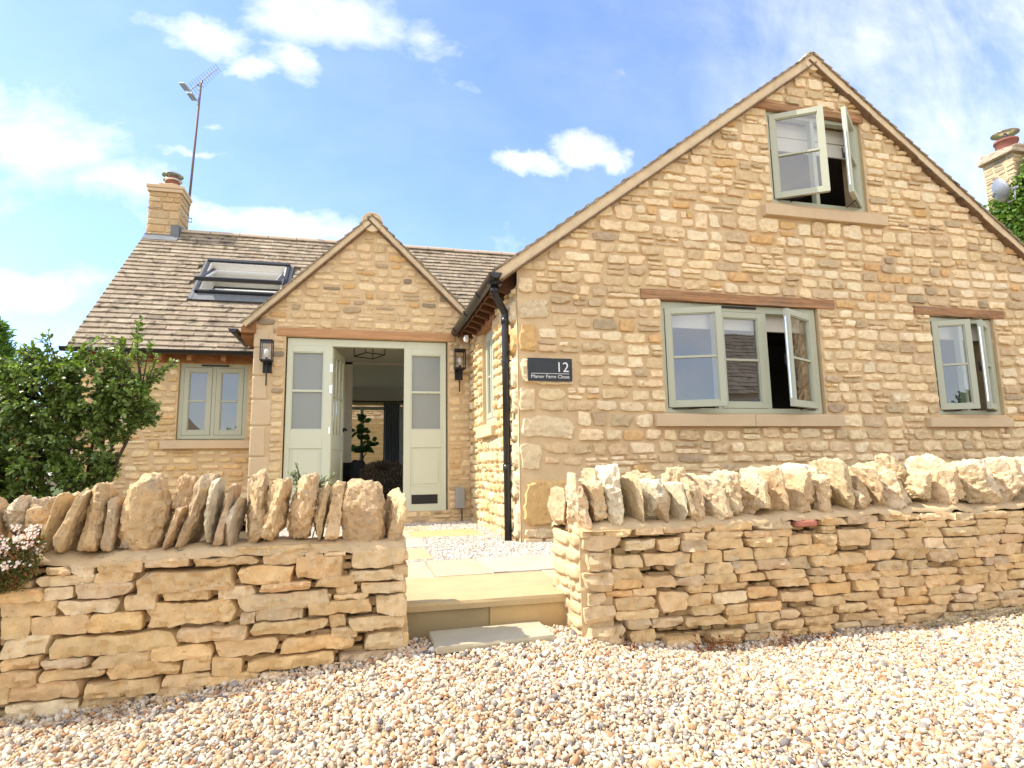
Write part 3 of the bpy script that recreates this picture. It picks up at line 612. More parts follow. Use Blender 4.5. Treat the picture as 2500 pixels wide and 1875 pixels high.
def casement(fr, par, u0, u1, v0, v1, hinge=None, ang=0, bars=(.5,), st=.058, th=.045, n0=-.028, mat='sage', label=None, glass='glass', handle=False, vb=()):
    hu = {None: None, 'L': u0, 'R': u1}[hinge]; a = R(ang)*(1 if hinge == 'L' else -1)
    T = fr.T(hu, n0+th, a); mb = MB()
    g0, g1 = u0+st, u1-st; b0, b1 = v0+st, v1-st
    ub(mb, T, u0, g0, v0, v1, n0, n0+th); ub(mb, T, g1, u1, v0, v1, n0, n0+th)
    ub(mb, T, g0, g1, v0, b0, n0, n0+th-.0005); ub(mb, T, g0, g1, b1, v1, n0, n0+th-.0005)
    # glazing bead, one step back
    for q in ((g0, g0+.010, b0, b1), (g1-.010, g1, b0, b1), (g0+.01, g1-.01, b0, b0+.010), (g0+.01, g1-.01, b1-.010, b1)): ub(mb, T, *q, n0+.004, n0+th-.010)
    for b in bars: m = b0+(b1-b0)*b; ub(mb, T, g0+.01, g1-.01, m-.011, m+.011, n0+.004, n0+th-.006)
    for b in vb: m = g0+(g1-g0)*b; ub(mb, T, m-.011, m+.011, b0+.01, b1-.01, n0+.0045, n0+th-.0065)
    o = mb.build('casement', mat, par, bevel=.002)
    if label: o['label'] = label
    mb = MB(); q = n0+th*.45; mb.add(T([(g0+.005, b0+.005, q), (g1-.005, b0+.005, q), (g1-.005, b1-.005, q), (g0+.005, b1-.005, q)]), [(0, 1, 2, 3)])
    mb.build('glass_pane', glass, par)
    if hinge:
        e = u1 if hinge == 'L' else u0; s_ = 1 if hinge == 'L' else -1
        mb = MB(); ub(mb, T, min(e, e+s_*.003), max(e, e+s_*.003), v0+.08, v1-.08, n0+.012, n0+.026); mb.build('lock_strip', 'steel', par)
        mb = MB(); mid = v0+(v1-v0)*.45; ub(mb, T, e-s_*.035-.012, e-s_*.035+.012, mid-.03, mid+.03, n0-.02, n0-.001); ub(mb, T, min(e-s_*.045, e-s_*.03), max(e-s_*.045, e-s_*.03), mid-.02, mid+.09, n0-.034, n0-.021); mb.build('window_handle', 'iron', par, bevel=.002)
        mb = MB(); A = T([(hu+s_*.03, v0-.012, n0+th*.5), (hu+s_*(u1-u0)*.55, v0-.012, n0+th*.5)]); B = fr.T()([(hu+s_*(u1-u0)*.35, v0-.012, n0)])
        tube(mb, [A[0], (A[0]+A[1])/2+(0, 0, -.004), A[1]], .005, 6); tube(mb, [A[1], (A[1]+B[0])/2, B[0]], .005, 6); mb.build('window_stay', 'iron', par)
def window(O, U, N, w, v0, v1, lights, opens, label, fw=.048, mull=.046, vent=None, head=.0):
    fr = Frame(O, U, N); T = fr.T(); mb = MB()
    n0, n1 = -.068, .0
    ub(mb, T, 0, fw, v0, v1, n0, n1); ub(mb, T, w-fw, w, v0, v1, n0, n1); ub(mb, T, fw, w-fw, v0, v0+fw, n0, n1-.0006); ub(mb, T, fw, w-fw, v1-fw-head, v1, n0, n1-.0006)
    us = np.array([fw+(w-2*fw)*f for f in lights]); 
    for u in us[1:-1]: ub(mb, T, u-mull/2, u+mull/2, v0+fw, v1-fw-head, n0, n1-.001)
    f = mb.build('window', 'sage', cot, bevel=.002); f['label'] = label
    for i, (a, b) in enumerate(zip(us[:-1], us[1:])):
        a_ = a+(mull/2 if i else 0)+.003; b_ = b-(mull/2 if i < len(us)-2 else 0)-.003
        h, ang = opens[i] if opens[i] else (None, 0)
        casement(fr, f, a_, b_, v0+fw+.003, v1-fw-head-.003, h, ang, n0=-.040 if not h else -.036, label=('casement standing open' if h else None))
    if vent: mb = MB(); ub(mb, T, vent[0], vent[1], v1-fw*.5-.010, v1-fw*.5+.010, .001, .016); mb.build('trickle_vent', 'iron', f, bevel=.003)
    return f
w1 = window((2.80, 5.235, 0), X_, -Y_, 1.785, .495, 1.59, (0, .335, .665, 1), [('L', 21), None, ('R', 27)], 'wide three light window, its outer casements open', vent=(.69, 1.08), head=.02)
sillblock(2.67, 4.76, 5.13, 5.235, .36, .49, w1, (3.72,)); beam('lintel', 'lintel', 2.59, 4.806, 5.185, 5.28, 1.595, 1.692, w1, 3, label='long cracked oak lintel', amp=.007)
w2 = window((4.16, 5.235, 0), X_, -Y_, 1.215, 2.73, 3.785, (0, .5, 1), [('L', 33), ('R', 38)], 'two light attic window with both casements open')
sillblock(4.02, 5.56, 5.13, 5.235, 2.555, 2.685, w2); mb = MB(); box(mb, 4.165, 5.375, 5.19, 5.30, 2.68, 2.731)
beam('lintel', 'lintel', 4.01, 5.41, 5.18, 5.28, 3.775, 3.862, w2, 5, amp=.008)
w3 = window((6.045, 5.235, 0), X_, -Y_, .90, .495, 1.58, (0, .5, 1), [('L', 28), ('R', 30)], 'narrow right hand window with open casements')
sillblock(5.84, 6.98, 5.13, 5.235, .355, .465, w3); beam('lintel', 'lintel', 5.84, 7.105, 5.185, 5.28, 1.592, 1.684, w3, 8, amp=.007)
w4 = window((1.395, 6.84, 0), -Y_, -X_, .70, .50, 1.555, (0, .5, 1), [None, None], 'slim side window looking onto the patio')
mb = MB(); V = np.array([(1.28, 6.05, .335), (1.395, 6.05, .335), (1.395, 6.90, .335), (1.28, 6.90, .335), (1.28, 6.05, .43), (1.395, 6.05, .455), (1.395, 6.90, .455), (1.28, 6.90, .43)]); mb.add(V, BF); mb.build('sill', 'sill', w4, bevel=.004)
beam('lintel', 'oak', 1.335, 1.45, 6.06, 7.10, 1.555, 1.672, w4, 9, axis=1)
w5 = window((-2.29, 8.535, 0), X_, -Y_, .815, .43, 1.41, (0, .5, 1), [None, None], 'closed two light window left of the porch', vent=(.25, .58))
sillblock(-2.45, -1.26, 8.42, 8.535, .305, .42, w5)
# blinds inside
mb = MB(); box(mb, 2.85, 4.55, 5.34, 5.37, 1.36, 1.60); mb.build('blind', 'white', w1)
mb = MB()
for i in range(4): box(mb, 4.2, 5.34, 5.36+.012*(i % 2), 5.38+.012*(i % 2), 3.42+.085*i, 3.50+.085*i)
mb.build('blind', 'white', w2)
mb = MB(); box(mb, 6.08, 6.9, 5.34, 5.37, 1.36, 1.6); mb.build('blind', 'white', w3)
# ---- rooms behind the windows
def room(name, x0, x1, y0, y1, z0, z1, mat, skip=()):
    mb = MB(); c = [(x0, y0, z0), (x1, y0, z0), (x1, y1, z0), (x0, y1, z0), (x0, y0, z1), (x1, y0, z1), (x1, y1, z1), (x0, y1, z1)]
    nm = ['floor', 'ceil', 'front', 'right', 'back', 'left']; F = [f for f, n in zip(BF, nm) if n not in skip]; mb.add(c, np.array(F)); return mb.build(name, mat, cot)
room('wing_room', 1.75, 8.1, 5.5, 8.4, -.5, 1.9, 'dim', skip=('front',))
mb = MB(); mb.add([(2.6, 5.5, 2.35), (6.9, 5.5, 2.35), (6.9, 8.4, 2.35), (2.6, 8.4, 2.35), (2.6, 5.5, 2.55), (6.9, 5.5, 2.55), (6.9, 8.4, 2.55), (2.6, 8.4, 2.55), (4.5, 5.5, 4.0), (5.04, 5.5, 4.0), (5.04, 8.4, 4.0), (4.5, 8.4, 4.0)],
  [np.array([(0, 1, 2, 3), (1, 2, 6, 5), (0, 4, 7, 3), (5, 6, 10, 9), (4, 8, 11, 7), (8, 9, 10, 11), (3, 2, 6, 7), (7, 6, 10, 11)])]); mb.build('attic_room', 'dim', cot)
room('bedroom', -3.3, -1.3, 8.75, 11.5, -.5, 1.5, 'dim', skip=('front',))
# ---- front door screen
DY = 7.60; fr = Frame((0, DY, 0), X_, -Y_); T = fr.T(); mb = MB()
x0, x1, z0, z1 = -.885, 1.03, -.495, 1.60; dl, dr, dt = -.362, .505, 1.512
n0, n1 = -.075, .0
ub(mb, T, x0, dl, dt, z1, n0, n1); ub(mb, T, dl, dr, dt, z1, n0, n1-.0007); ub(mb, T, dr, x1, dt, z1, n0, n1-.0002)
lights_ = []
for (a, b, s0, s1) in ((x0, dl, .045, .10), (dr, x1, .075, .06)):
    g0, g1 = a+s0+.012, b-s1; 
    ub(mb, T, a, g0, z0, dt, n0, n1-.0004); ub(mb, T, g1, b, z0, dt, n0, n1-.0004)
    ub(mb, T, g0, g1, 1.435, dt, n0, n1-.001); ub(mb, T, g0, g1, .945, .972, n0+.01, n1-.010); ub(mb, T, g0, g1, .265, .488, n0, n1-.001)
    ub(mb, T, g0, g1, z0, -.215 if a > 0 else -.19, n0, n1-.001)
    ub(mb, T, g0, g1, -.215 if a > 0 else -.19, .265, n0, n1-.014); ub(mb, T, g0+.035, g1-.035, -.18, .23, n1-.014, n1-.006)
    for q in ((g0, g0+.012, .488, 1.435), (g1-.012, g1, .488, 1.435), (g0+.012, g1-.012, .488, .50), (g0+.012, g1-.012, 1.423, 1.435)): ub(mb, T, *q, n0+.01, n1-.006)
    lights_.append((g0, g1))
ub(mb, T, x0-.005, x1+.005, z0-.03, z0, n0, n1+.015)
ds = mb.build('entrance_screen', 'door', cot, bevel=.003); ds['label'] = 'pale green entrance frame with two frosted side lights'
for (a, b) in lights_:
    for (c, d) in ((.495, .948), (.969, 1.43)):
        mb = MB(); ub(mb, T, a+.008, b-.008, c, d, -.042, -.034); mb.build('frosted_pane', 'frost', ds)
mb = MB(); ub(mb, T, .605, .925, -.422, -.310, n1-.001, n1+.004); ub(mb, T, .612, .918, -.413, -.319, n1+.004, n1+.008); mb.build('letterbox', 'iron', ds, bevel=.001)
for zc in (1.24, .98): mb = MB(); ub(mb, T, dl-.001, dl+.006, zc-.055, zc+.055, -.055, -.004); ub(mb, T, dl-.030, dl+.002, zc-.05, zc+.05, -.004, .006); mb.build('hinge', 'steel', ds)
mb = MB(); ub(mb, T, dl-.03, dl-.005, .44, .52, .001, .006); mb.build('strike_plate', 'steel', ds)
beam('lintel', 'lintel2', -1.0, 1.14, 7.545, 7.63, 1.612, 1.715, ds, 12, amp=.002)
# open leaf
hd = (-.355, DY+.03); ang = R(81); U = np.array((math.cos(ang), math.sin(ang), 0)); N = np.array((math.sin(ang), -math.cos(ang), 0))
fl = Frame((hd[0], hd[1], 0), U, N); TL = fl.T(); lw = .78; mb = MB()
ub(mb, TL, 0, .10, -.48, 1.505, -.045, 0); ub(mb, TL, lw-.10, lw, -.48, 1.505, -.045, 0)
for a, b in ((-.48, -.26), (.26, .44), (1.41, 1.505)): ub(mb, TL, .10, lw-.10, a, b, -.045, -.0006)
ub(mb, TL, .10, lw-.10, -.26, .26, -.036, -.010)
for f in (.333, .667): u_ = .10+(lw-.2)*f; ub(mb, TL, u_-.011, u_+.011, .44, 1.41, -.036, -.006)
ub(mb, TL, .10, lw-.10, .915, .937, -.0355, -.0065)
lf = mb.build('front_door', 'door', cot, bevel=.002); lf['label'] = 'glazed front door leaf swung open into the hall'
mb = MB(); mb.add(TL([(.1, .44, -.02), (lw-.1, .44, -.02), (lw-.1, 1.41, -.02), (.1, 1.41, -.02)]), [(0, 1, 2, 3)]); mb.build('glass_pane', 'glass', lf)
mb = MB(); q = TL([(lw-.05, .53, .0), (lw-.05, .53, .05), (lw-.16, .53, .055), (lw-.19, .545, .05)]); tube(mb, q, .011, 8); q = TL([(lw-.05, .53, .0), (lw-.05, .53, .012)]); tube(mb, q, .028, 14); mb.build('door_handle', 'iron', lf)
# ------------------------------------------------------------------ roofs
TP = [(40, (.47, .385, .285)), (30, (.44, .36, .265)), (12, (.39, .315, .23)), (8, (.52, .44, .33)), (2, (.30, .25, .19))]
def tiles(mb, O, U, S, N, w, L, rng, gauge=.125, tw=(.16, .23), th=.025, skip=None, top_cut=0):
    O, U, S, N = (np.array(q, float) for q in (O, U, S, N)); k = 0; s = 0.0
    while s < L-.02:
        u = rng.uniform(-.12, 0); e = min(gauge, L-s)
        while u < w:
            ww = rng.uniform(*tw); a, b = max(u, 0), min(u+ww, w)
            if b-a > .02 and not (skip and skip(a, b, s, s+gauge)):
                lift = rng.uniform(-.003, .004); ds_ = rng.uniform(-.006, .006); g = .0015; tw_ = rng.uniform(-.003, .003)
                low = .030+lift; V = []
                for (uu, ss, nn) in ((a+g, s+ds_, low-th+tw_), (b-g, s+ds_-tw_, low-th-tw_), (b-g, s+e+.02, .0), (a+g, s+e+.02, .0), (a+g, s+ds_, low+tw_), (b-g, s+ds_-tw_, low-tw_), (b-g, s+e+.02, .008), (a+g, s+e+.02, .008)):
                    V.append(O+uu*U+ss*S+nn*N)
                mb.add(V, BF, pick(TP, rng)*(.80, .855, .98))
            u += ww
        s += gauge; k += 1
rng = np.random.default_rng(21)
c45 = math.sqrt(.5); RY0, RZ0 = 8.27, 1.50; RL = 3.57
S1 = np.array((0, c45, c45)); N1 = np.array((0, -c45, c45)); RX0, RX1 = -3.50, 3.3
SKX0, SKX1, SKS0, SKS1 = -2.40, -1.14, 1.335, 2.52       # roof window: across, and up the slope
mb = MB(); OU = np.array((RX0, RY0, RZ0))
def rq(mb, a, b, s0, s1, n=-.004): mb.add([OU+(a-RX0)*X_+s0*S1+n*N1, OU+(b-RX0)*X_+s0*S1+n*N1, OU+(b-RX0)*X_+s1*S1+n*N1, OU+(a-RX0)*X_+s1*S1+n*N1], [(0, 1, 2, 3)], (.2, .16, .11))
rq(mb, RX0, -1.25, 0, SKS0); rq(mb, 1.4, RX1, 0, SKS0); rq(mb, -1.25, 1.4, .6, SKS0); rq(mb, RX0, SKX0, SKS0, SKS1); rq(mb, SKX1, RX1, SKS0, SKS1); rq(mb, RX0, RX1, SKS1, RL)
mb.add([(RX0, 13.35, RZ0), (RX1, 13.35, RZ0), (RX1, RY0+RL*c45, RZ0+RL*c45), (RX0, RY0+RL*c45, RZ0+RL*c45)], [(0, 1, 2, 3)], (.2, .16, .11))
tiles(mb, OU, X_, S1, N1, RX1-RX0, RL, rng, skip=lambda a, b, s0, s1: (b > -1.25-RX0 and a < 1.40-RX0 and s0 < .6) or (a+b)/2 > SKX0-RX0-.06 and (a+b)/2 < SKX1-RX0+.06 and s1 > SKS0+.0 and s0 < SKS1-.02)
for k in range(29):    # verge end grain
    V = [OU+n_*N1+(k*.125+q)*S1+x*X_ for x in (-.012, .1) for (q, n_) in ((0, -.02), (.14, -.03), (.14, .0), (0, .022))]; mb.add(V, [np.array([(0, 1, 2, 3), (4, 7, 6, 5), (0, 4, 5, 1), (1, 5, 6, 2), (2, 6, 7, 3), (3, 7, 4, 0)])], pick(TP, rng)*(.80, .855, .98))
mr = mb.build('main_roof', 'tile', cot); mr['label'] = 'long main roof of small brown stone tiles'
ry, rz = RY0+RL*c45, RZ0+RL*c45
def ridge(mb, p0, d, n, L, r=.085, arc=110, rng=rng):
    d = np.array(d, float); side = np.cross(d, Z_)
    for i in range(n):
        o = np.array(p0)+d*L*i; rr = r*rng.uniform(.97, 1.04); dz = rng.uniform(-.004, .004); V = []; m = 12
        for e in (0, L-.008):
            for R_ in (rr, rr-.016):
                for j in range(m+1): a = R(-arc/2-0+arc*j/m)*1.5; V.append(o+d*e+side*math.sin(a)*R_+Z_*(math.cos(a)*R_+dz))
        q = m+1; F = []
        for j in range(m): F += [(j, j+1, 2*q+j+1, 2*q+j), (q+j, 3*q+j, 3*q+j+1, q+j+1), (j, q+j, q+j+1, j+1), (2*q+j, 2*q+j+1, 3*q+j+1, 3*q+j)]
        F += [(0, 2*q, 3*q, q), (m, q+m, 3*q+m, 2*q+m)]; mb.add(V, F)
mb = MB(); ridge(mb, (-3.0, ry, rz-.035), (1, 0, 0), 14, .46); mb.build('ridge_tiles', 'ridge', mr, smooth=False)
# gable roofs with mortared verges
def gable_roof(name, ax, az, slope, yf, yb, half, wall_y, label, seed, band=.075, legs=(1, 1), rr=.115):
    rg = np.random.default_rng(seed); mb = MB(); vb = MB(); ub_ = MB(); ang = math.atan(slope); cs, sn = math.cos(ang), math.sin(ang)
    for sg, on in ((-1, legs[0]), (1, legs[1])):
        L = half[0 if sg < 0 else 1]/cs; S = np.array((-sg*cs, 0, sn)); N = np.array((sg*sn, 0, cs)); O = np.array((ax+sg*L*cs, yf, az-L*sn))
        mb.add([O+Y_*.03, O+Y_*(yb-yf), O+Y_*(yb-yf)+S*L, O+S*L+Y_*.03], [(0, 1, 2, 3)], (.2, .16, .11))
        tiles(mb, O-Y_*.0, Y_, S, N, min(yb-yf, 1.2), L, rg, th=.022, tw=(.16, .26))
        # mortar fillet in front and a thin stone undercloak below
        n = int(L/.06); A = []
        for i in range(n+1):
            p = O+S*(L*i/n); w = .006*perlin(np.array([[i*.37, seed, sg]]))[0]
            A += [p+N*(.004+w)+Y_*(.022+w*.4), p-N*(band+w)+Y_*(.030+w), p-N*(band+w)+Y_*.13, p+N*.002+Y_*.13]
        F = [(4*i+j, 4*i+(j+1) % 4, 4*i+4+(j+1) % 4, 4*i+4+j) for i in range(n) for j in range(4)]
        vb.add(A, [np.array(F), np.array([[0, 1, 2, 3], [4*n+3, 4*n+2, 4*n+1, 4*n]])])
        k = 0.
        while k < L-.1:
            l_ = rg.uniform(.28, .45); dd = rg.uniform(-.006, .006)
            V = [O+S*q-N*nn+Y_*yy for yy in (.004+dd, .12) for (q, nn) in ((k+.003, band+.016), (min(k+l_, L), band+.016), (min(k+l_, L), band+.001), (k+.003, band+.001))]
            ub_.add(V, [np.array([(0, 1, 2, 3), (4, 7, 6, 5), (0, 4, 5, 1), (1, 5, 6, 2), (2, 6, 7, 3), (3, 7, 4, 0)])], (.26, .17, .10)); k += l_  # brownish slate, darkened further to paint in the shade under the verge
    r_ = mb.build(name, 'tile', cot); r_['label'] = label
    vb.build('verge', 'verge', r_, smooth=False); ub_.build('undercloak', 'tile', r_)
    mb = MB(); ridge(mb, (ax, yf+.012, az-.085), (0, 1, 0), 5, .46, r=rr, arc=116, rng=rg)
    tube(mb, [(ax, yf+.020, az-.085), (ax, yf+.07, az-.085)], rr-.012, 24); mb.build('ridge_tiles', 'verge', r_, smooth=False)
    return r_
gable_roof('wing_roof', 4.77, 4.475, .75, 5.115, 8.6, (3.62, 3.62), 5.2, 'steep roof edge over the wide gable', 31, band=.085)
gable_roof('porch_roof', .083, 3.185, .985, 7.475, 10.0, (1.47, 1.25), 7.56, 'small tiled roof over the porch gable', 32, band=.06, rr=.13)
# eaves timber: rafter feet and gutters
def gutter(mb, O, L, length, r=.055):
    O = np.array(O, float); L = np.array(L, float); A = np.cross(L, Z_); m = 12; pr = []
    for j in range(m+1): a = math.pi+math.pi*j/m; pr.append((math.cos(a)*r, math.sin(a)*r))
    for j in range(m, -1, -1): a = math.pi+math.pi*j/m; pr.append((math.cos(a)*(r-.006), math.sin(a)*(r-.006)))
    extrude(mb, pr, O, A, Z_, L, length)
    V = [O+A*math.cos(math.pi+math.pi*j/m)*r+Z_*math.sin(math.pi+math.pi*j/m)*r+L*length for j in range(m+1)]; mb.add(V, [np.array([list(range(m+1))])])
    V = [O+A*math.cos(math.pi+math.pi*j/m)*r+Z_*math.sin(math.pi+math.pi*j/m)*r for j in range(m+1)]; mb.add(V, [np.array([list(range(m+1))])])
def bracket(mb, P, L, r=.062):
    P = np.array(P, float); L = np.array(L, float); A = np.cross(L, Z_)
    tube(mb, [P+A*math.cos(math.pi+math.pi*j/10)*r+Z_*math.sin(math.pi+math.pi*j/10)*r for j in range(11)], .009, 6)
mb = MB(); gutter(mb, (1.14, 5.10, 1.735), (0, 1, 0), 2.42, .058); g = mb.build('gutter', 'black', cot); g['label'] = 'black gutter along the wing above the patio'
for y in (5.75, 6.5, 7.3): mb = MB(); bracket(mb, (1.14, y, 1.737), (0, 1, 0), .062); mb.build('gutter_bracket', 'black', g)
mb = MB(); gutter(mb, (-3.52, 8.20, 1.525), (1, 0, 0), 2.28, .052); g2 = mb.build('gutter', 'black', cot); g2['label'] = 'black gutter under the main roof'
mb = MB(); gutter(mb, (-1.47, 7.44, 1.655), (0, 1, 0), .85, .052); g3 = mb.build('gutter', 'black', cot); g3['label'] = 'short black gutter on the porch'
mb = MB()
for i in range(10):
    y = 5.32+i*.25; V = np.array([(1.17, y, 1.66), (1.36, y, 1.60), (1.36, y, 1.86), (1.17, y, 1.71)]); V = np.concatenate([V, V+(0, .065, 0)]); mb.add(V, [(0, 1, 2, 3), (7, 6, 5, 4), (0, 4, 5, 1), (1, 5, 6, 2), (2, 6, 7, 3), (3, 7, 4, 0)])
box(mb, 1.17, 1.188, 5.24, 7.5, 1.66, 1.745)
mb.build('rafter_feet', 'rafter', cot)
mb = MB()
for x in (-3.30, -2.90, -2.50, -2.16, -1.76, -1.38):
    V = np.array([(x, 8.27, 1.41), (x, 8.5, 1.41), (x, 8.5, 1.62), (x, 8.27, 1.49)]); V = np.concatenate([V, V+(.055, 0, 0)]); mb.add(V, [(0, 3, 2, 1), (4, 5, 6, 7), (0, 1, 5, 4), (1, 2, 6, 5), (2, 3, 7, 6), (3, 0, 4, 7)])
box(mb, -3.42, -1.24, 8.474, 8.496, 1.412, 1.60)
mb.build('rafter_feet', 'oak', cot)
mb = MB()
V = np.array([(-1.40, 7.52, 1.63), (-1.24, 7.52, 1.63), (-1.24, 7.52, 1.80), (-1.40, 7.52, 1.70)]); V = np.concatenate([V, V+(0, .07, 0)]); mb.add(V, [(0, 1, 2, 3), (7, 6, 5, 4), (0, 4, 5, 1), (1, 5, 6, 2), (2, 6, 7, 3), (3, 7, 4, 0)])
box(mb, -1.41, -1.25, 7.60, 8.3, 1.58, 1.70); mb.build('rafter_feet', 'oak', cot)
# downpipe with its bend
mb = MB(); tube(mb, [(1.165, 5.27, 1.715), (1.165, 5.27, 1.60), (1.172, 5.275, 1.57), (1.275, 5.36, 1.45), (1.283, 5.368, 1.41), (1.283, 5.37, 1.2), (1.283, 5.37, -.655)], .034, 16)
for z in (1.62, 1.36, -.0): tube(mb, [(1.283 if z < 1.5 else 1.165, 5.37 if z < 1.2 else (5.365 if z < 1.5 else 5.27), z-.03), (1.283 if z < 1.5 else 1.165, 5.37 if z < 1.2 else (5.365 if z < 1.5 else 5.27), z+.03)], .040, 16)
box(mb, 1.105, 1.225, 5.20, 5.33, 1.66, 1.75)
dp = mb.build('downpipe', 'black', cot, smooth=False, bevel=0); dp['label'] = 'black rainwater pipe with a swan neck at the wing corner'
for p in dp.data.polygons: p.use_smooth = len(p.vertices) == 4 and abs(p.normal.z) < .7
for z in (.98, .02):
    mb = MB(); tube(mb, [(1.283, 5.37, z-.012), (1.283, 5.37, z+.012)], .040, 14); tube(mb, [(1.31, 5.36, z), (1.37, 5.33, z)], .007, 6); mb.build('pipe_clip', 'black', dp)
# chimney on the main ridge
rng = np.random.default_rng(41)
cx0, cx1, cy0, cy1 = -3.475, -3.01, 10.64, 11.10; cz0, cz1 = 3.70, 4.70
mb = MB(); box(mb, cx0, cx1, cy0, cy1, cz0-.3, cz1); ch = mb.build('chimney', 'mortar_pale', cot); ch['label'] = 'square chimney of buff blocks at the left end of the ridge'
mb = MB(); CP = [(50, (.56, .41, .25)), (30, (.54, .43, .29)), (20, (.64, .52, .36))]
CPS = [(50, (.36, .30, .22)), (50, (.44, .36, .26))]
for (O, U, N, w) in (((cx0, cy0, 0), X_, -Y_, cx1-cx0), ((cx1, cy0, 0), Y_, X_, cy1-cy0), ((cx0, cy1, 0), -Y_, -X_, cy1-cy0)):
    rubble(mb, O, U, N, 0, w, 3.78, 4.64, rng, CP, hr=(.10, .15), wr=(.16, .34), gap=.010, prot=.004, depth=.008, jit=.012, rough=.15, wave=0, split=0, k=12, facets=0)
mb.build('chimney_blocks', 'stone', ch, smooth=True)
mb = MB()
for (a, b, z0_, z1_) in ((-.035, .035, 4.64, 4.70), (-.05, .05, 4.70, 4.755)): box(mb, cx0+a, cx1+b, cy0+a, cy1+b, z0_, z1_)
mb.build('chimney_cap', 'sill', ch, bevel=.008)
mb = MB(); rock(mb, ((cx0+cx1)/2, (cy0+cy1)/2, 4.775), (.235, .235, .05), rng, (.42, .36, .27), n=10, facets=3, taper=.1); mb.build('flaunching', 'mortar_pale', ch, smooth=True)
mb = MB(); c_ = ((cx0+cx1)/2+.03, 10.86, 4.89); lathe(mb, [(.11, -.14), (.11, .06), (.105, .10)], c_); mb.build('chimney_pot', 'clay', ch, smooth=True)
mb = MB(); lathe(mb, [(.112, .035), (.150, .045), (.150, .055), (.10, .075), (.10, .14), (.0, .14)], c_); lathe(mb, [(.0, .215), (.10, .195), (.165, .150), (.165, .144), (.09, .175), (0, .18)], c_)
for a in range(3): th = a*2.1; tube(mb, [(c_[0]+.09*math.cos(th), c_[1]+.09*math.sin(th), c_[2]+.05), (c_[0]+.09*math.cos(th), c_[1]+.09*math.sin(th), c_[2]+.18)], .006, 6)
mb.build('chimney_cowl', 'steel', ch, smooth=True)
mb = MB(); box(mb, cx0-.03, cx1+.012, cy0-.03, cy0-.006, 3.78, 3.90); 
V = [OU+(x-RX0)*X_+s*S1+n*N1 for n in (.028, .034) for (x, s) in ((cx0-.02, 3.16), (cx1+.02, 3.16), (cx1+.02, 3.32), (cx0-.02, 3.32))]; mb.add(V, BF)
V = np.array([(cx1+.010, cy0-.03, 3.78), (cx1+.010, cy0+.20, 3.98), (cx1+.010, cy0+.20, 4.12), (cx1+.010, cy0-.03, 4.06)]); V = np.concatenate([V, V+(.008, 0, 0)]); mb.add(V, [(0, 1, 2, 3), (7, 6, 5, 4), (0, 4, 5, 1), (1, 5, 6, 2), (2, 6, 7, 3), (3, 7, 4, 0)])
box(mb, cx1-.11, cx1+.018, cy0-.032, cy0-.004, 3.90, 4.07)
mb.build('lead_flashing', 'lead', ch)
mb = MB(); z = 4.36
tube(mb, [(cx0-.012, cy0-.014, z), (cx1+.014, cy0-.014, z), (cx1+.014, cy1+.014, z), (cx0-.012, cy1+.014, z), (cx0-.012, cy0-.014, z)], .004, 5); mb.build('strap', 'galv', ch)
# roof window, pivoted open
F_ = lambda x, s, n: OU+(x-RX0)*X_+s*S1+n*N1
def rbox(mb, x0, x1, s0, s1, n0, n1, piv=None, ang=0):
    V = []
    for n in (n0, n1):
        for (x, s) in ((x0, s0), (x1, s0), (x1, s1), (x0, s1)):
            ss, nn = s, n
            if piv: c, q = math.cos(ang), math.sin(ang); a, b = s-piv[0], n-piv[1]; ss = piv[0]+a*c-b*q; nn = piv[1]+a*q+b*c
            V.append(F_(x, ss, nn))
    mb.add(V, BF)
a0, a1, b0, b1 = SKX0+.02, SKX1-.02, SKS0+.16, SKS1-.03
mb = MB(); rbox(mb, a0, a0+.05, b0, b1, -.02, .075); rbox(mb, a1-.05, a1, b0, b1, -.02, .075); rbox(mb, a0, a1, b0, b0+.045, -.02, .070); rbox(mb, a0, a1, b1-.07, b1, -.02, .095)
rw = mb.build('roof_window', 'alu', cot, bevel=.004); rw['label'] = 'dark framed roof window pivoted open'
mb = MB(); rbox(mb, SKX0-.02, SKX1+.02, SKS0-.02, b0-.004, .018, .026); rbox(mb, SKX0-.03, a0-.002, SKS0, SKS1, .005, .03); rbox(mb, a1+.002, SKX1+.03, SKS0, SKS1, .005, .03); mb.build('flashing_apron', 'lead', rw)
mb = MB(); i0, i1 = a0+.05, a1-.05
rbox(mb, i0, i0+.02, b0+.045, b1-.07, -.30, .06); rbox(mb, i1-.02, i1, b0+.045, b1-.07, -.30, .06); rbox(mb, i0, i1, b1-.09, b1-.07, -.35, .06); rbox(mb, i0, i1, b0+.045, b0+.06, -.22, .062)
V = [F_(x, s, n) for (x, s, n) in ((a0-.3, b0-.6, -.5), (a1+.3, b0-.6, -.5), (a1+.3, b1+.3, -.5), (a0-.3, b1+.3, -.5))]; mb.add(V, [(0, 1, 2, 3)])
mb.build('window_lining', 'white', rw)
piv = ((b0+b1)/2+.04, .05); an = R(-19); s0, s1 = b0+.05, b1-.075
mb = MB(); st_ = .06
rbox(mb, i0+.022, i0+.022+st_, s0, s1, .02, .07, piv, an); rbox(mb, i1-.022-st_, i1-.022, s0, s1, .02, .07, piv, an); rbox(mb, i0+.022, i1-.022, s0, s0+st_, .02, .0695, piv, an); rbox(mb, i0+.022, i1-.022, s1-st_, s1, .02, .0695, piv, an)
mb.build('sash', 'whiteplastic', rw, bevel=.003)
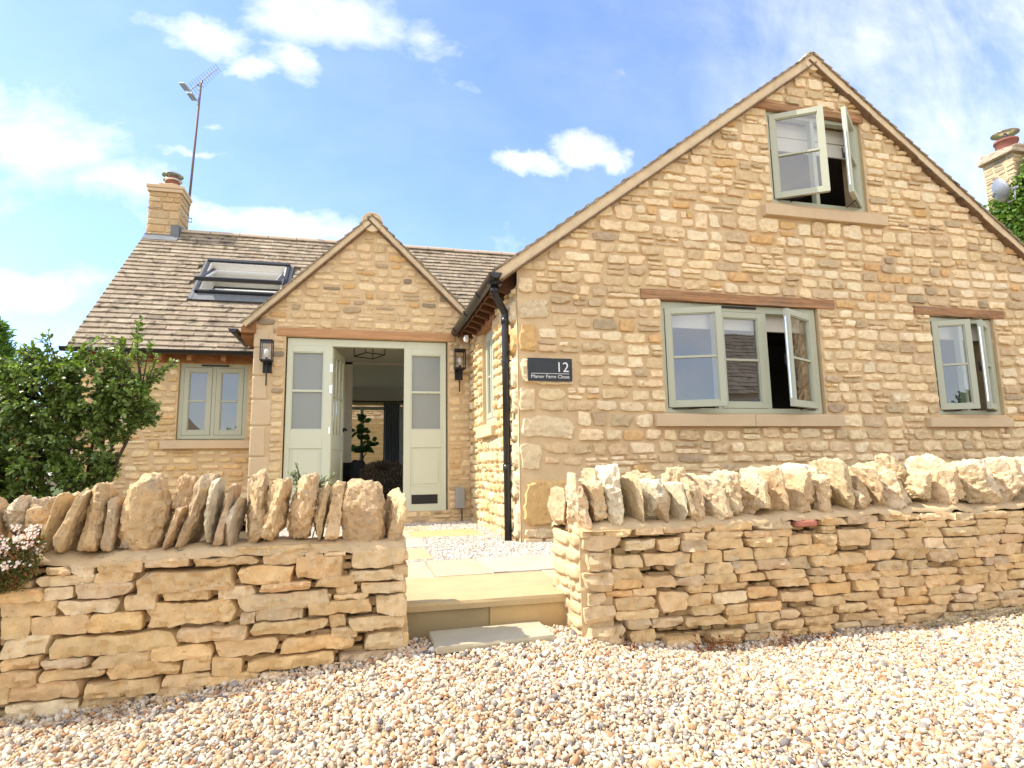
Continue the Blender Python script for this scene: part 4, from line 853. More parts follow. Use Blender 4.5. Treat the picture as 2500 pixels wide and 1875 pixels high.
mb = MB(); rbox(mb, i0-.03, i1+.03, s0-.035, s0+.03, .071, .092, piv, an); rbox(mb, i0-.03, i1+.03, s0-.035, s0-.022, .035, .0715, piv, an); rbox(mb, i0+.01, i0+.06, s0, s1, .071, .088, piv, an); rbox(mb, i1-.06, i1-.01, s0, s1, .071, .088, piv, an); mb.build('sash_cladding', 'alu', rw, bevel=.003)
mb = MB(); V = [] 
for (x, s) in ((i0+.06, s0+.05), (i1-.06, s0+.05), (i1-.06, s1-.05), (i0+.06, s1-.05)):
    c, q = math.cos(an), math.sin(an); a, b = s-piv[0], .05-piv[1]; V.append(F_(x, piv[0]+a*c-b*q, piv[1]+a*q+b*c))
mb.add(V, [(0, 1, 2, 3)]); mb.build('glass_pane', 'glass', rw)
mb = MB(); rbox(mb, i0+.15, i1-.03, b0+.30, b0+.335, -.12, -.07); mb.build('blind_rail', 'whiteplastic', rw, bevel=.003)
# ------------------------------------------------------------------ aerial
mb = MB(); A0 = np.array((-3.04, 11.15, 4.05)); A1 = np.array((-2.94, 11.15, 6.98)); tube(mb, [A0, A1], .020, 10)
o = thing('television_aerial', 'tall thin television aerial on a mast behind the left chimney', 'aerial', tuple(A0)); mb.build('mast', 'mast', o, smooth=True)
D0 = np.array((-3.14, 11.15, 6.80)); D1 = np.array((-2.68, 11.6, 7.55)); D1 = np.array((-2.70, 11.25, 7.40)); dd = D1-D0; L_ = np.linalg.norm(dd); dd /= L_
pv = np.cross(dd, (0, 1, 0.)); pv = np.array((.62, .75, -.30)); pv -= dd*(pv@dd); pv /= np.linalg.norm(pv)
mb = MB(); tube(mb, [D0, D1], .010, 6)
for i in range(13): p = D0+dd*(.06+L_*.93*i/12); hl = .115-.0025*i; tube(mb, [p-pv*hl, p+pv*hl], .0045, 5)
mb.build('aerial_boom', 'galv', o)
mb = MB(); c0 = D0-dd*.0; nrm = np.cross(pv, dd)
for off in (-.055, .055):
    for (a, b) in ((-.17, -.02), (.02, .17)):
        V = [c0+dd*e+pv*x+nrm*(off+y) for e in (-.004, .004) for (x, y) in ((a, -.045), (b, -.045), (b, .045), (a, .045))]; mb.add(V, BF)
mb.build('reflector', 'galv', o)
mb = MB(); tube(mb, [A1+(0, 0, -.05), A1, A1+(.02, 0, .05), (D0+D1)/2-dd*.02], .013, 6); tube(mb, [A1+(0, 0, -.03), D0+dd*.22], .010, 6); mb.build('clamp', 'iron', o)
mb = MB(); tube(mb, [(-3.03, 11.12, 4.35), (-2.96, 11.15, 4.35), (-2.96, 11.15, 4.42), (-3.03, 11.12, 4.42)], .008, 6); mb.build('mast_bracket', 'iron', o)
mb = MB(); tube(mb, [(-3.0, 11.12, 4.10), (-2.95, 11.15, 4.02), (-3.0, 11.16, 4.0)], .012, 6); mb.build('mast_bracket', 'iron', o)
# ------------------------------------------------------------------ wall lanterns, sign, meter box, camera
def lantern(x, zt, label, src=None):
    if src:
        r_ = src.copy(); C.objects.link(r_); r_.location = (x, PY, zt); r_['label'] = label
        for ch_ in src.children: c_ = ch_.copy(); C.objects.link(c_); c_.parent = r_; c_.matrix_parent_inverse = ch_.matrix_parent_inverse.copy()
        return r_
    t_ = thing('wall_lantern', label, 'wall lantern', (x, PY, zt), 'lanterns either side of the front door')
    w = .062; yc = PY-.115; mb = MB(); b = .0055
    for sx in (-1, 1):
        for sy in (-1, 1): box(mb, x+sx*w-b, x+sx*w+b, yc+sy*w-b, yc+sy*w+b, zt-.235, zt)
    for z in (zt-.012, zt-.235):
        box(mb, x-w, x+w, yc-w-b, yc-w+b, z, z+.012); box(mb, x-w, x+w, yc+w-b, yc+w+b, z, z+.012); box(mb, x-w-b, x-w+b, yc-w, yc+w, z, z+.0125); box(mb, x+w-b, x+w+b, yc-w, yc+w, z, z+.0125)
    box(mb, x-w-.008, x+w+.008, yc-w-.008, yc+w+.008, zt, zt+.012)
    box(mb, x-w, x+w, yc-w, yc+w, zt-.243, zt-.235); mb.build('lantern_cage', 'iron', t_)
    mb = MB()
    for (c, d) in (((-w, -w), (w, -w)), ((w, -w), (w, w)), ((w, w), (-w, w)), ((-w, w), (-w, -w))): mb.add([(x+c[0], yc+c[1], zt-.224), (x+d[0], yc+d[1], zt-.224), (x+d[0], yc+d[1], zt-.012), (x+c[0], yc+c[1], zt-.012)], [(0, 1, 2, 3)])
    mb.build('lantern_glass', 'lampglass', t_)
    mb = MB(); lathe(mb, [(.014, 0), (.014, .05), (.018, .055), (.03, .09), (.026, .125), (0, .14)], (x, yc, zt-.225), 14); mb.build('bulb', 'bulb', t_, smooth=True)
    mb = MB(); lathe(mb, [(.016, 0), (.016, .045), (0, .045)], (x, yc, zt-.235), 12); box(mb, x-.05, x+.05, PY-.028, PY-.004, zt-.36, zt-.235)
    box(mb, x-.018, x+.018, yc-.02, PY-.02, zt-.262, zt-.2435); tube(mb, [(x, yc+.03, zt-.25), (x, yc+.03, zt-.52)], .0085, 8); tube(mb, [(x, yc+.03, zt-.34), (x, PY-.02, zt-.34)], .008, 8); mb.build('lantern_bracket', 'iron', t_)
    return t_
lt = lantern(-1.095, 1.515, 'black box lantern on smooth ashlar stone left of the front door')
lantern(1.185, 1.475, 'black box lantern on rubble stone right of the front door, near the gutter end', lt)
sg = thing('house_sign', 'dark slate house sign with number 12 on the corner of the wide gable', 'sign', (1.643, 5.15, .767))
mb = MB(); box(mb, 1.434, 1.852, 5.145, 5.162, .768, .976); mb.build('sign_plate', 'slate', sg, bevel=.002)
mb = MB(); box(mb, 1.47, 1.49, 5.162, 5.185, .86, .88); box(mb, 1.80, 1.82, 5.162, 5.185, .86, .88); box(mb, 1.464, 1.822, 5.1425, 5.1455, .8325, .8365); mb.build('sign_rule', 'paint_white', sg)
def text(s, x, z, size, align, name, width=None):
    cu = bpy.data.curves.new('t', 'FONT'); cu.body = s; cu.size = size; cu.align_x = align; cu.extrude = .0012; cu.resolution_u = 6
    o_ = bpy.data.objects.new('t', cu); C.objects.link(o_); dg = bpy.context.evaluated_depsgraph_get(); me = bpy.data.meshes.new_from_object(o_.evaluated_get(dg))
    bpy.data.objects.remove(o_); o = bpy.data.objects.new(name, me); C.objects.link(o)
    xs = [v.co.x for v in me.vertices]; k = 1 if width is None else width/(max(xs)-min(xs))
    for v in me.vertices: v.co = (x+v.co.x*k, 5.1435-v.co.z, z+v.co.y)
    me.materials.clear(); me.materials.append(M['paint_white']); o.parent = sg; o.matrix_parent_inverse = Matrix.Translation(-Vector(sg.location)); return o
text('12', 1.822, .852, .128, 'RIGHT', 'sign_number'); text('Manor Farm Close', 1.822, .793, .044, 'RIGHT', 'sign_text', .358)
mb = MB(); box(mb, 1.134, 1.250, PY-.07, PY-.012, -.485, -.232); mt = mb.build('cable_box', 'plastic', None, bevel=.008, origin=True); tag(mt, 'small grey plastic box low on the wall right of the front door', 'junction box')
mb = MB(); tube(mb, [(1.215, PY-.04, -.485), (1.215, PY-.04, -.64)], .007, 6); c_ = mb.build('cable', 'black', mt); c_.matrix_parent_inverse = Matrix.Translation(-Vector(mt.location))
mb = MB(); box(mb, 1.195, 1.235, 7.10, 7.16, 1.56, 1.60); lathe(mb, [(0, -.05), (.028, -.035), (.034, 0), (.03, .01), (0, .012)], (1.215, 7.13, 1.565), 14); o = mb.build('security_camera', 'whiteplastic', smooth=False, origin=True); tag(o, 'tiny white dome camera under the gutter beside the side window', 'camera')
# ------------------------------------------------------------------ inside the hall
mb = MB(); F5 = [(0, 3, 2, 1)]
hall = [(-.56, 7.68), (-.56, 9.9)]
box(mb, -.62, -.56, 7.68, 9.9, -.5, 1.72); box(mb, -.62, -.155, 9.9, 10.02, -.5, 1.72); mb.build('hall_wall', 'cream', cot)
mb = MB(); box(mb, 1.06, 1.12, 7.68, 9.9, -.5, 1.72); box(mb, .98, 1.12, 9.9, 10.02, -.5, 1.72); mb.build('hall_wall', 'cream', cot)
mb = MB(); box(mb, -.62, 1.12, 7.68, 13.0, 1.72, 1.76); box(mb, -.62, 1.12, 9.9, 10.02, 1.685, 1.7195); mb.build('hall_ceiling', 'cream', cot)
mb = MB(); box(mb, -2.6, 3.0, 7.64, 13.1, -.56, -.5); mb.build('hall_floor', 'floor', cot)
mb = MB(); box(mb, -2.6, -2.54, 10.02, 13.0, -.5, 1.74); box(mb, 2.9, 2.96, 10.02, 13.0, -.5, 1.74); box(mb, -2.6, -.62, 9.95, 10.02, -.5, 1.74); box(mb, 1.12, 2.96, 9.95, 10.02, -.5, 1.74); box(mb, -2.6, -.62, 10.02, 13, 1.72, 1.76); box(mb, 1.12, 2.96, 10.02, 13, 1.72, 1.76)
box(mb, .84, 1.1, 12.94, 13.0, -.5, 1.72); box(mb, 2.7, 2.96, 12.94, 13.0, -.5, 1.72); box(mb, -2.6, -2.4, 12.94, 13.0, -.5, 1.72); box(mb, -1.1, -.9, 12.94, 13.0, -.5, 1.72); box(mb, -.9, .84, 12.94, 13.0, 1.42, 1.72)  # unseen side gaps added here too, letting extra daylight into the room
mb.build('living_room_wall', 'cream', cot)
mb = MB(); box(mb, -.9, .84, 12.90, 12.96, 1.24, 1.31); box(mb, -.9, .84, 12.90, 12.96, -.5, -.43); [box(mb, x, x+.06, 12.905, 12.955, -.43, 1.24) for x in (-.9, -.03, .78)]; mb.build('garden_door', 'door', cot)
pl_ = thing('ceiling_lantern', 'black wire frame lantern hanging from the hall ceiling inside the doorway', 'ceiling light', (.085, 8.28, 1.72))
mb = MB(); cc = np.array([(.033, 8.05), (-.116, 8.36), (.133, 8.5), (.286, 8.18)])
for z in (1.53, 1.70):
    for i in range(4): a, b = cc[i], cc[(i+1) % 4]; tube(mb, [(*a, z), (*b, z)], .007, 6)
for a in cc: tube(mb, [(*a, 1.53), (*a, 1.70)], .007, 6)
mb.build('lantern_frame', 'iron', pl_)
mb = MB(); tube(mb, [(.085, 8.28, 1.70), (.085, 8.28, 1.725)], .05, 14); mb.build('ceiling_rose', 'iron', pl_)
# curtain and pole
mb = MB(); tube(mb, [(-.9, 12.78, 1.405), (.80, 12.78, 1.405)], .013, 8); tube(mb, [(.80, 12.78, 1.405), (.84, 12.78, 1.405)], .026, 8); o = mb.build('curtain_pole', 'iron', None, origin=True); tag(o, 'thin black curtain pole at the back of the living room', 'curtain pole')
mb = MB(); n = 90; V = []
for z in np.linspace(-.46, 1.385, 8):
    for i in range(n+1): f = i/n; x = .44+.33*f; V.append((x, 12.76+.035*math.sin(f*44+math.sin(z*2)*.4)*(1.1-.2*z), z))
F = [(j*(n+1)+i, j*(n+1)+i+1, (j+1)*(n+1)+i+1, (j+1)*(n+1)+i) for j in range(7) for i in range(n)]; mb.add(V, F); o = mb.build('curtain', 'curtain', None, smooth=True, origin=True); sd_ = o.modifiers.new('thick', 'SOLIDIFY'); sd_.thickness = .004; tag(o, 'grey pleated linen curtain hanging at the right of the garden door', 'curtain')
# fluffy round chair
rng = np.random.default_rng(5); fc = thing('fluffy_armchair', 'round brown fluffy fur covered armchair seen through the front door', 'armchair', (.32, 9.15, -.5))
mb = MB(); P_ = []; n, m = 40, 18
for i in range(n):
    a = 2*math.pi*i/n
    for j in range(m):
        b = 2*math.pi*j/m; r_ = .22+.085*math.cos(b); P_.append((.32+r_*math.cos(a)*1.0, 9.15+r_*math.sin(a), -.04+.075*math.sin(b)+.07*math.sin(a)))
P_ = np.array(P_); P_ += .015*perlin(P_*12)[:, None]; F = [(i*m+j, ((i+1) % n)*m+j, ((i+1) % n)*m+(j+1) % m, i*m+(j+1) % m) for i in range(n) for j in range(m)]
mb.add(P_, F, (.05, .04, .03)); lathe(mb, [(.0, -.42), (.20, -.42), (.28, -.30), (.29, -.12), (.22, -.03), (.12, -.06), (0, -.07)], (.32, 9.15, 0), 36, (.05, .04, .03))
sr = mb.build('seat', 'fur', fc, smooth=True)
mb = MB(); ks = rng.integers(0, len(P_), 9000); pp = P_[ks]+rng.normal(0, .008, (9000, 3)); cen = np.stack([.32+.22*np.cos(np.arctan2(pp[:, 1]-9.15, pp[:, 0]-.32)), 9.15+.22*np.sin(np.arctan2(pp[:, 1]-9.15, pp[:, 0]-.32)), np.full(9000, -.03)], 1)
dr_ = pp-cen; dr_ /= np.linalg.norm(dr_, axis=1)[:, None]; dr_ += rng.normal(0, .4, dr_.shape); dr_[:, 2] -= .2
th_ = rng.uniform(0, 2*math.pi, 7000); zz_ = rng.uniform(-.42, -.02, 7000); ps = np.stack([.32+.285*np.cos(th_), 9.15+.285*np.sin(th_), zz_], 1); ds2 = np.stack([np.cos(th_), np.sin(th_), np.full(7000, -.5)], 1)+rng.normal(0, .3, (7000, 3))
pp = np.concatenate([pp, ps]); dr_ = np.concatenate([dr_, ds2]); leaves(mb, pp, dr_, rng.normal(size=pp.shape), rng.uniform(.025, .05, len(pp)), .10, palette(len(pp), [(5, (.18, .14, .10)), (3, (.32, .26, .19)), (2, (.07, .055, .04))], rng)); mb.build('fur', 'fur', fc)
mb = MB(); rock(mb, (-.05, 9.3, -.02), (.14, .14, .17), rng, (.03, .03, .035), n=10, facets=0, k=3); o = mb.build('cushion', 'cushion', None, smooth=True, origin=True); tag(o, 'dark charcoal cushion on a chair left of the fluffy armchair', 'cushion')
mb = MB(); box(mb, -.40, .06, 9.3, 9.8, -.35, -.19); box(mb, -.40, .06, 9.72, 9.84, -.19, .12); [box(mb, x, x+.04, y, y+.04, -.5, -.35) for x in (-.38, 0) for y in (9.32, 9.76)]; o = mb.build('hall_chair', 'cushion', None, bevel=.03, origin=True); tag(o, 'dark upholstered low chair just inside the hall', 'chair')
# fiddle leaf fig
fg = thing('fiddle_leaf_fig', 'dark green potted fig with big round leaves before the garden door', 'houseplant', (.02, 11.4, -.5))
mb = MB(); lathe(mb, [(0, 0), (.13, 0), (.16, .30), (.145, .30), (.13, .26), (0, .26)], (.02, 11.4, -.5), 20); mb.build('plant_pot', 'cushion', fg)
mb = MB(); tube(mb, [(.02, 11.4, -.24), (.03, 11.4, .2), (.0, 11.4, .55), (.04, 11.38, .95)], [.018, .014, .012, .006], 7); tube(mb, [(.02, 11.4, .2), (.15, 11.4, .42), (.26, 11.38, .5)], [.012, .01, .006], 6); tube(mb, [(.02, 11.4, .5), (-.1, 11.4, .7)], [.01, .006], 6); mb.build('stem', 'bark', fg)
mb = MB(); Pb = np.array([(.04, 11.38, .95), (.04, 11.38, .9), (.03, 11.4, .86), (.05, 11.4, .8), (.0, 11.4, .7), (.02, 11.4, .64), (-.1, 11.4, .72), (-.08, 11.4, .66), (.02, 11.4, .55), (.1, 11.4, .4), (.18, 11.4, .46), (.24, 11.4, .5), (.26, 11.4, .5), (.2, 11.4, .45), (0, 11.4, .45), (.02, 11.4, .36), (-.05, 11.4, .4), (.12, 11.4, .36), (.02, 11.4, .3)]); Pb = np.repeat(Pb, 2, 0)
dv = rng.normal(size=Pb.shape)*(1, .7, .6)+(0, -.2, .1); leaves(mb, Pb, dv, rng.normal(size=Pb.shape)*(.4, .4, .4)+(0, -1, .5), rng.uniform(.14, .20, len(Pb)), .75, palette(len(Pb), [(1, (.05, .12, .03))], rng), fold=.08); mb.build('leaves', 'leaf', fg)
# garden behind the house, seen through it
mb = MB()
for i in range(16): box(mb, -3, 3, 15.5, 15.525, -.6+i*.118, -.6+i*.118+.100)
for x in (-2.9, -1.1, .7, 2.5): box(mb, x, x+.08, 15.53, 15.61, -.7, 1.25)
o = mb.build('slatted_fence', 'slat', None, origin=True); tag(o, 'horizontal cedar slat fence seen through the house behind the fig', 'fence')
mb = MB(); rubble(mb, (0, 17, 0), X_, -Y_, -3, 3, .9, 1.9, np.random.default_rng(8), PAL, hr=(.09, .13), wr=(.2, .5), gap=.02, holes=()); o = mb.build('outbuilding_wall', 'stone', None, origin=True, smooth=True); tag(o, 'pale stone wall above the slatted fence at the back', 'wall')
mb = MB(); box(mb, -3, 3, 17.02, 17.3, -.7, 1.9); bk = mb.build('wall_core', 'mortar', o); bk.matrix_parent_inverse = Matrix.Translation(-Vector(o.location))
# ------------------------------------------------------------------ garden walls
DP = [(32, (.62, .47, .29)), (26, (.67, .52, .34)), (14, (.68, .50, .29)), (12, (.56, .45, .32)), (5, (.62, .43, .23)), (8, (.73, .61, .45))]
LW= [(-1.118,-1.035,-0.396,-0.356),(-1.199,-1.118,-0.392,-0.364),(-1.036,-0.859,-0.392,-0.357),(-0.856,-0.688,-0.378,-0.354),(-0.688,-0.418,-0.389,-0.355),(-0.415,-0.232,-0.391,-0.343),(-0.228,-0.152,-0.377,-0.338),(-0.152,-0.057,-0.368,-0.342),(-0.553,-0.044,-0.341,-0.321),(-1.235,-1.029,-0.434,-0.4),(-1.026,-0.883,-0.429,-0.393),(-0.878,-0.5,-0.482,-0.399),(-0.498,-0.264,-0.468,-0.401),(-0.262,-0.05,-0.465,-0.373),(-1.357,-1.237,-0.43,-0.412),(-1.354,-1.203,-0.482,-0.441),(-1.203,-1.094,-0.482,-0.442),(-1.102,-0.878,-0.481,-0.433),(-0.792,-0.584,-0.515,-0.479),(-0.577,-0.409,-0.523,-0.478),(-0.408,-0.199,-0.503,-0.475),(-0.195,-0.011,-0.497,-0.464),(-0.108,-0.009,-0.532,-0.503),(-1.35,-1.15,-0.537,-0.487),(-1.15,-0.927,-0.546,-0.498),(-0.925,-0.802,-0.543,-0.486),(-0.851,-0.474,-0.62,-0.532),(-0.5,-0.121,-0.576,-0.513),(-0.21,-0.113,-0.564,-0.53),(-0.105,0.044,-0.557,-0.54),(-0.212,0.061,-0.61,-0.565),(-1.344,-1.238,-0.619,-0.544),(-1.246,-1.038,-0.619,-0.553),(-1.046,-0.852,-0.628,-0.551),(-0.477,-0.425,-0.626,-0.584),(-0.422,-0.213,-0.622,-0.562),(-0.44,-0.121,-0.678,-0.632),(-0.119,-0.051,-0.667,-0.624),(-1.338,-1.16,-0.685,-0.621),(-1.174,-0.691,-0.702,-0.639),(-0.712,-0.435,-0.686,-0.634),(-0.12,0.006,-0.714,-0.679),(-0.328,-0.015,-0.761,-0.704),(-0.578,-0.33,-0.753,-0.687),(-1.332,-1.193,-0.737,-0.7),(-1.193,-1.025,-0.74,-0.717),(-1.026,-0.807,-0.757,-0.712),(-0.807,-0.577,-0.746,-0.7),(-0.69,-0.583,-0.799,-0.743),(-0.58,-0.461,-0.821,-0.758),(-0.458,-0.094,-0.825,-0.777),(-0.09,0.2,-0.839,-0.789),(-1.328,-1.192,-0.797,-0.75),(-1.193,-0.965,-0.787,-0.756),(-0.966,-0.691,-0.803,-0.754),(-0.762,-0.566,-0.853,-0.812),(-0.611,-0.4,-0.863,-0.828),(-0.394,-0.279,-0.872,-0.839),(-1.323,-1.289,-0.85,-0.801),(-1.301,-1.037,-0.852,-0.796),(-1.036,-0.763,-0.863,-0.818),(-0.793,-0.597,-0.9,-0.861),(-0.609,-0.406,-0.902,-0.88),(-1.318,-1.051,-0.916,-0.87),(-1.048,-0.794,-0.93,-0.873),(-0.793,-0.606,-0.95,-0.911),(-0.399,-0.096,-0.915,-0.881),(-1.314,-1.054,-0.964,-0.933),(-1.048,-0.797,-0.978,-0.946),(-0.043,0.201,-0.426,-0.354),(-0.055,0.202,-0.481,-0.444),(0.007,0.202,-0.537,-0.497),(0.069,0.207,-0.628,-0.546),(-0.042,0.208,-0.688,-0.642),(0.028,0.204,-0.783,-0.712)]
LC= [(-1.561,-1.494,-0.244,-0.056,4.0,1.0),(-1.486,-1.431,-0.255,-0.082,-6.0,1.0),(-1.426,-1.343,-0.211,-0.092,5.0,2.0),(-1.342,-1.247,-0.211,-0.099,0.0,2.0),(-1.316,-1.25,-0.239,-0.135,0.0,1.0),(-1.247,-1.168,-0.286,-0.077,14.0,1.0),(-1.183,-1.085,-0.301,-0.058,16.0,1.0),(-1.204,-1.164,-0.291,-0.089,10.0,2.0),(-1.105,-1.02,-0.29,-0.043,4.0,1.0),(-1.076,-1.017,-0.176,-0.052,0.0,2.0),(-1.029,-0.971,-0.291,-0.07,3.0,1.0),(-0.971,-0.814,-0.313,-0.007,2.0,1.0),(-0.816,-0.679,-0.245,-0.016,6.0,2.0),(-0.81,-0.729,-0.308,-0.139,14.0,1.0),(-0.737,-0.635,-0.302,-0.0,17.0,1.0),(-0.658,-0.587,-0.283,-0.032,6.0,1.0),(-0.612,-0.529,-0.3,-0.054,12.0,1.0),(-0.563,-0.501,-0.303,-0.112,9.0,1.0),(-0.507,-0.456,-0.281,-0.083,2.0,2.0),(-0.49,-0.391,-0.291,-0.009,-3.0,1.0),(-0.411,-0.298,-0.282,-0.042,8.0,1.0),(-0.316,-0.184,-0.28,-0.017,10.0,1.0),(-0.209,-0.127,-0.29,-0.037,8.0,1.0),(-0.144,-0.068,-0.286,-0.056,6.0,1.0),(-0.078,0.109,-0.32,-0.054,-2.0,1.0),(0.112,0.201,-0.322,-0.099,4.0,1.0)]
RC= [(0.972,1.036,-0.28,-0.109,-4.0,2.0),(1.013,1.153,-0.299,-0.047,-4.0,1.0),(1.083,1.254,-0.281,-0.08,-14.0,1.0),(1.158,1.23,-0.097,-0.009,0.0,3.0),(1.19,1.347,-0.276,-0.008,-8.0,1.0),(1.322,1.409,-0.272,-0.062,-9.0,1.0),(1.37,1.518,-0.282,-0.082,-7.0,1.0),(1.481,1.588,-0.278,-0.064,-5.0,1.0),(1.393,1.573,-0.148,-0.036,0.0,3.0),(1.568,1.631,-0.277,-0.095,-8.0,1.0),(1.608,1.707,-0.279,-0.125,-10.0,1.0),(1.632,1.78,-0.273,-0.069,-9.0,1.0),(1.636,1.778,-0.199,-0.011,0.0,3.0),(1.736,1.86,-0.27,-0.053,-10.0,1.0),(1.813,1.938,-0.287,-0.06,-8.0,1.0),(1.88,2.021,-0.258,-0.044,-8.0,1.0),(2.012,2.123,-0.265,-0.096,-8.0,1.0),(2.056,2.193,-0.223,-0.041,-4.0,1.0),(2.139,2.263,-0.243,-0.019,-12.0,1.0),(2.252,2.364,-0.255,-0.11,-5.0,1.0),(2.29,2.461,-0.243,-0.052,-6.0,1.0),(2.445,2.59,-0.256,-0.072,-6.0,1.0),(2.353,2.613,-0.174,0.001,0.0,3.0),(2.566,2.699,-0.245,0.012,-10.0,1.0),(2.661,2.799,-0.256,-0.12,-8.0,1.0),(2.705,2.848,-0.231,-0.028,-14.0,1.0),(2.816,2.969,-0.277,-0.023,-16.0,1.0),(2.907,3.124,-0.259,-0.053,-10.0,1.0),(2.93,3.07,-0.175,-0.012,0.0,3.0),(3.072,3.231,-0.192,0.037,-6.0,3.0),(3.126,3.286,-0.244,-0.053,-8.0,1.0),(3.253,3.383,-0.249,-0.053,-6.0,1.0),(3.252,3.539,-0.223,0.015,-14.0,1.0),(3.361,3.492,-0.186,0.021,0.0,3.0),(3.485,3.695,-0.255,-0.02,-16.0,1.0),(3.589,3.811,-0.219,-0.009,-10.0,1.0),(3.738,3.92,-0.268,-0.01,-8.0,1.0),(3.896,4.091,-0.266,0.001,-8.0,1.0),(4.053,4.252,-0.271,-0.015,-6.0,1.0),(4.218,4.44,-0.276,0.004,-9.0,1.0)]
def wall_top(mb, x0, x1, y0, y1, zf, rng, n=60, amp=.012):
    gx = np.linspace(x0, x1, n+1); gy = np.linspace(y0, y1, 9); A, B = np.meshgrid(gx, gy, indexing='ij'); a, b = A.ravel(), B.ravel()
    cr = 1-np.abs((b-(y0+y1)/2)/((y1-y0)/2))**4; z = zf(a)+.03*cr+amp*fbm(np.stack([a*7, b*7, a*0], 1), 3)+.006*perlin(np.stack([a*40, b*40, a*0], 1))
    b = b+.012*perlin(np.stack([a*9, b*9, a*0+7], 1)); I = np.arange(len(a)).reshape(A.shape); V = np.stack([a, b, z], 1)
    ring = np.concatenate([I[:, 0], I[-1, 1:], I[-2::-1, -1], I[0, -2:0:-1]]); n0 = len(V); low = V[ring].copy(); low[:, 2] -= .022; m = len(ring); j = np.arange(m); k = (j+1) % m
    mb.add(np.concatenate([V, low]), [np.stack([I[:-1, :-1], I[1:, :-1], I[1:, 1:], I[:-1, 1:]], -1).reshape(-1, 4), np.stack([ring[j], n0+j, n0+k, ring[k]], 1)])
def coping(lst, yc, yh, root, rng, pal, wf):
    for (a, b, z0, z1, tilt, kind) in lst:
        w = b-a; h = z1-z0; z0 = z0-.015
        if kind == 1: y, hy = yc-.03+rng.uniform(-.012, .012), yh
        elif kind == 2: y, hy = yc+.05, yh*.8
        else: y, hy = yc+.06, yh*.75
        left = wf > 1; big = w > .14 and kind == 1 and left; k = 3.4 if big else rng.uniform(4, 8) if left else rng.uniform(7, 14)
        tw = rng.uniform(-9, 9) if left else rng.uniform(-20, 20); hw_ = w/2; 
        sh = abs(math.tan(R(tilt)))*h*.35; hw_ = max(hw_-sh, w*.30)
        mb = MB(); rock(mb, ((a+b)/2, y, (z0+z1)/2), (hw_*wf, hy*rng.uniform(.9, 1.05), (z1-z0)/2*1.04), rng, pick(pal[:2] if big else pal, rng), n=20, k=k, tilt=tilt, twist=tw*(.4 if big else 1), lean=rng.uniform(-4, 4), facets=7 if big else 12, rough=.08 if big else .13 if left else .11, taper=.10 if big else .28 if left else .42)
        o = mb.build('coping_stone', 'rock', root, smooth=True); weld(o); o.data.set_sharp_from_angle(angle=R(19))
CPL = [(40, (.54, .41, .27)), (25, (.60, .46, .30)), (20, (.49, .39, .28)), (10, (.60, .54, .44)), (5, (.47, .42, .36))]
CPR = [(45, (.60, .49, .34)), (30, (.66, .55, .40)), (15, (.54, .42, .28)), (10, (.66, .61, .50))]
FY = 2.85
rng = np.random.default_rng(51)
gl = thing('garden_wall', 'dry stone garden wall left of the gate gap, topped with upright rough stones', 'stone wall', (-.9, 3.0, -.9), 'dry stone walls along the drive')
mb = MB(); V = np.array([(-2.6, FY+.10, -1.05), (.195, FY+.10, -1.05), (.195, 3.13, -1.05), (-2.6, 3.13, -1.05), (-2.6, FY+.10, -.33), (.195, FY+.10, -.33), (.195, 3.13, -.33), (-2.6, 3.13, -.33)]); mb.add(V, BF); mb.build('wall_core', 'core', gl)
mb = MB(); fx_ = []
for i, (a, b, z0, z1) in enumerate(LW):
    if b-a < .02 or z1-z0 < .012: continue
    pier = a > -.06 and i > len(LW)-9
    col = pick(DP, rng) if not pier else (.66, .51, .30)
    stone(mb, np.array((0., FY, 0)), X_, Z_, -Y_, a-.003, b+.003, z0-.006, z1+.006, (.0 if not pier else .004)+rng.uniform(-.008, .010), rng.uniform(.014, .024), rng, col, k=16, jit=.075, rough=.85, back=.11, facets=5, fx=.6, strata=.005, nu=int(np.clip((b-a)/.012, 8, 34)))
    fx_.append((a, b, z0, z1))
rubble(mb, (0, FY, 0), X_, -Y_, -2.6, -1.36, -1.0, -.36, rng, DP, hr=(.045, .075), wr=(.14, .34), gap=.008, depth=.02, jit=.08, rough=.5, back=.05, facets=5, split=.1)
rubble(mb, (0, FY, 0), X_, -Y_, -1.36, .2, -.995, -.335, rng, [(1, (.44, .33, .2)), (1, (.5, .39, .25))], hr=(.03, .05), wr=(.05, .13), gap=.008, prot=-.042, depth=.012, jit=.08, back=.06, facets=3)
rubble(mb, (0, 3.13, 0), -X_, Y_, -.2, 2.6, -.72, -.34, rng, DP, hr=(.05, .08), wr=(.14, .34), gap=.008, depth=.015, jit=.08, back=.05)
rubble(mb, (.2, 0, 0), Y_, X_, FY, 3.14, -.9, -.34, rng, DP, hr=(.07, .11), wr=(.14, .3), gap=.01, depth=.012, jit=.07, back=.05)
mb.build('wall_stones', 'drystone', gl, smooth=True).data.set_sharp_from_angle(angle=R(28))
mb = MB(); zt = lambda x: np.interp(x, [-2.6, -1.3, -1.0, -.5, -.1, .2], [-.33, -.335, -.345, -.330, -.335, -.345]); wall_top(mb, -2.6, .205, FY-.012, 3.14, zt, rng, 120, .012); mb.build('mortar_bed', 'mortar_pale', gl, smooth=True)
LC0 = [(-2.0+i*.085, -1.93+i*.085, -.28, -.06-(i % 3)*.03, 6, 1) for i in range(5)]
coping(LC0+LC, 2.99, .125, gl, rng, CPL, 1.12)
gr = thing('garden_wall', 'dry stone garden wall right of the gate gap with one red brick, under the wide gable', 'stone wall', (2.8, 3.05, -.9), 'dry stone walls along the drive')
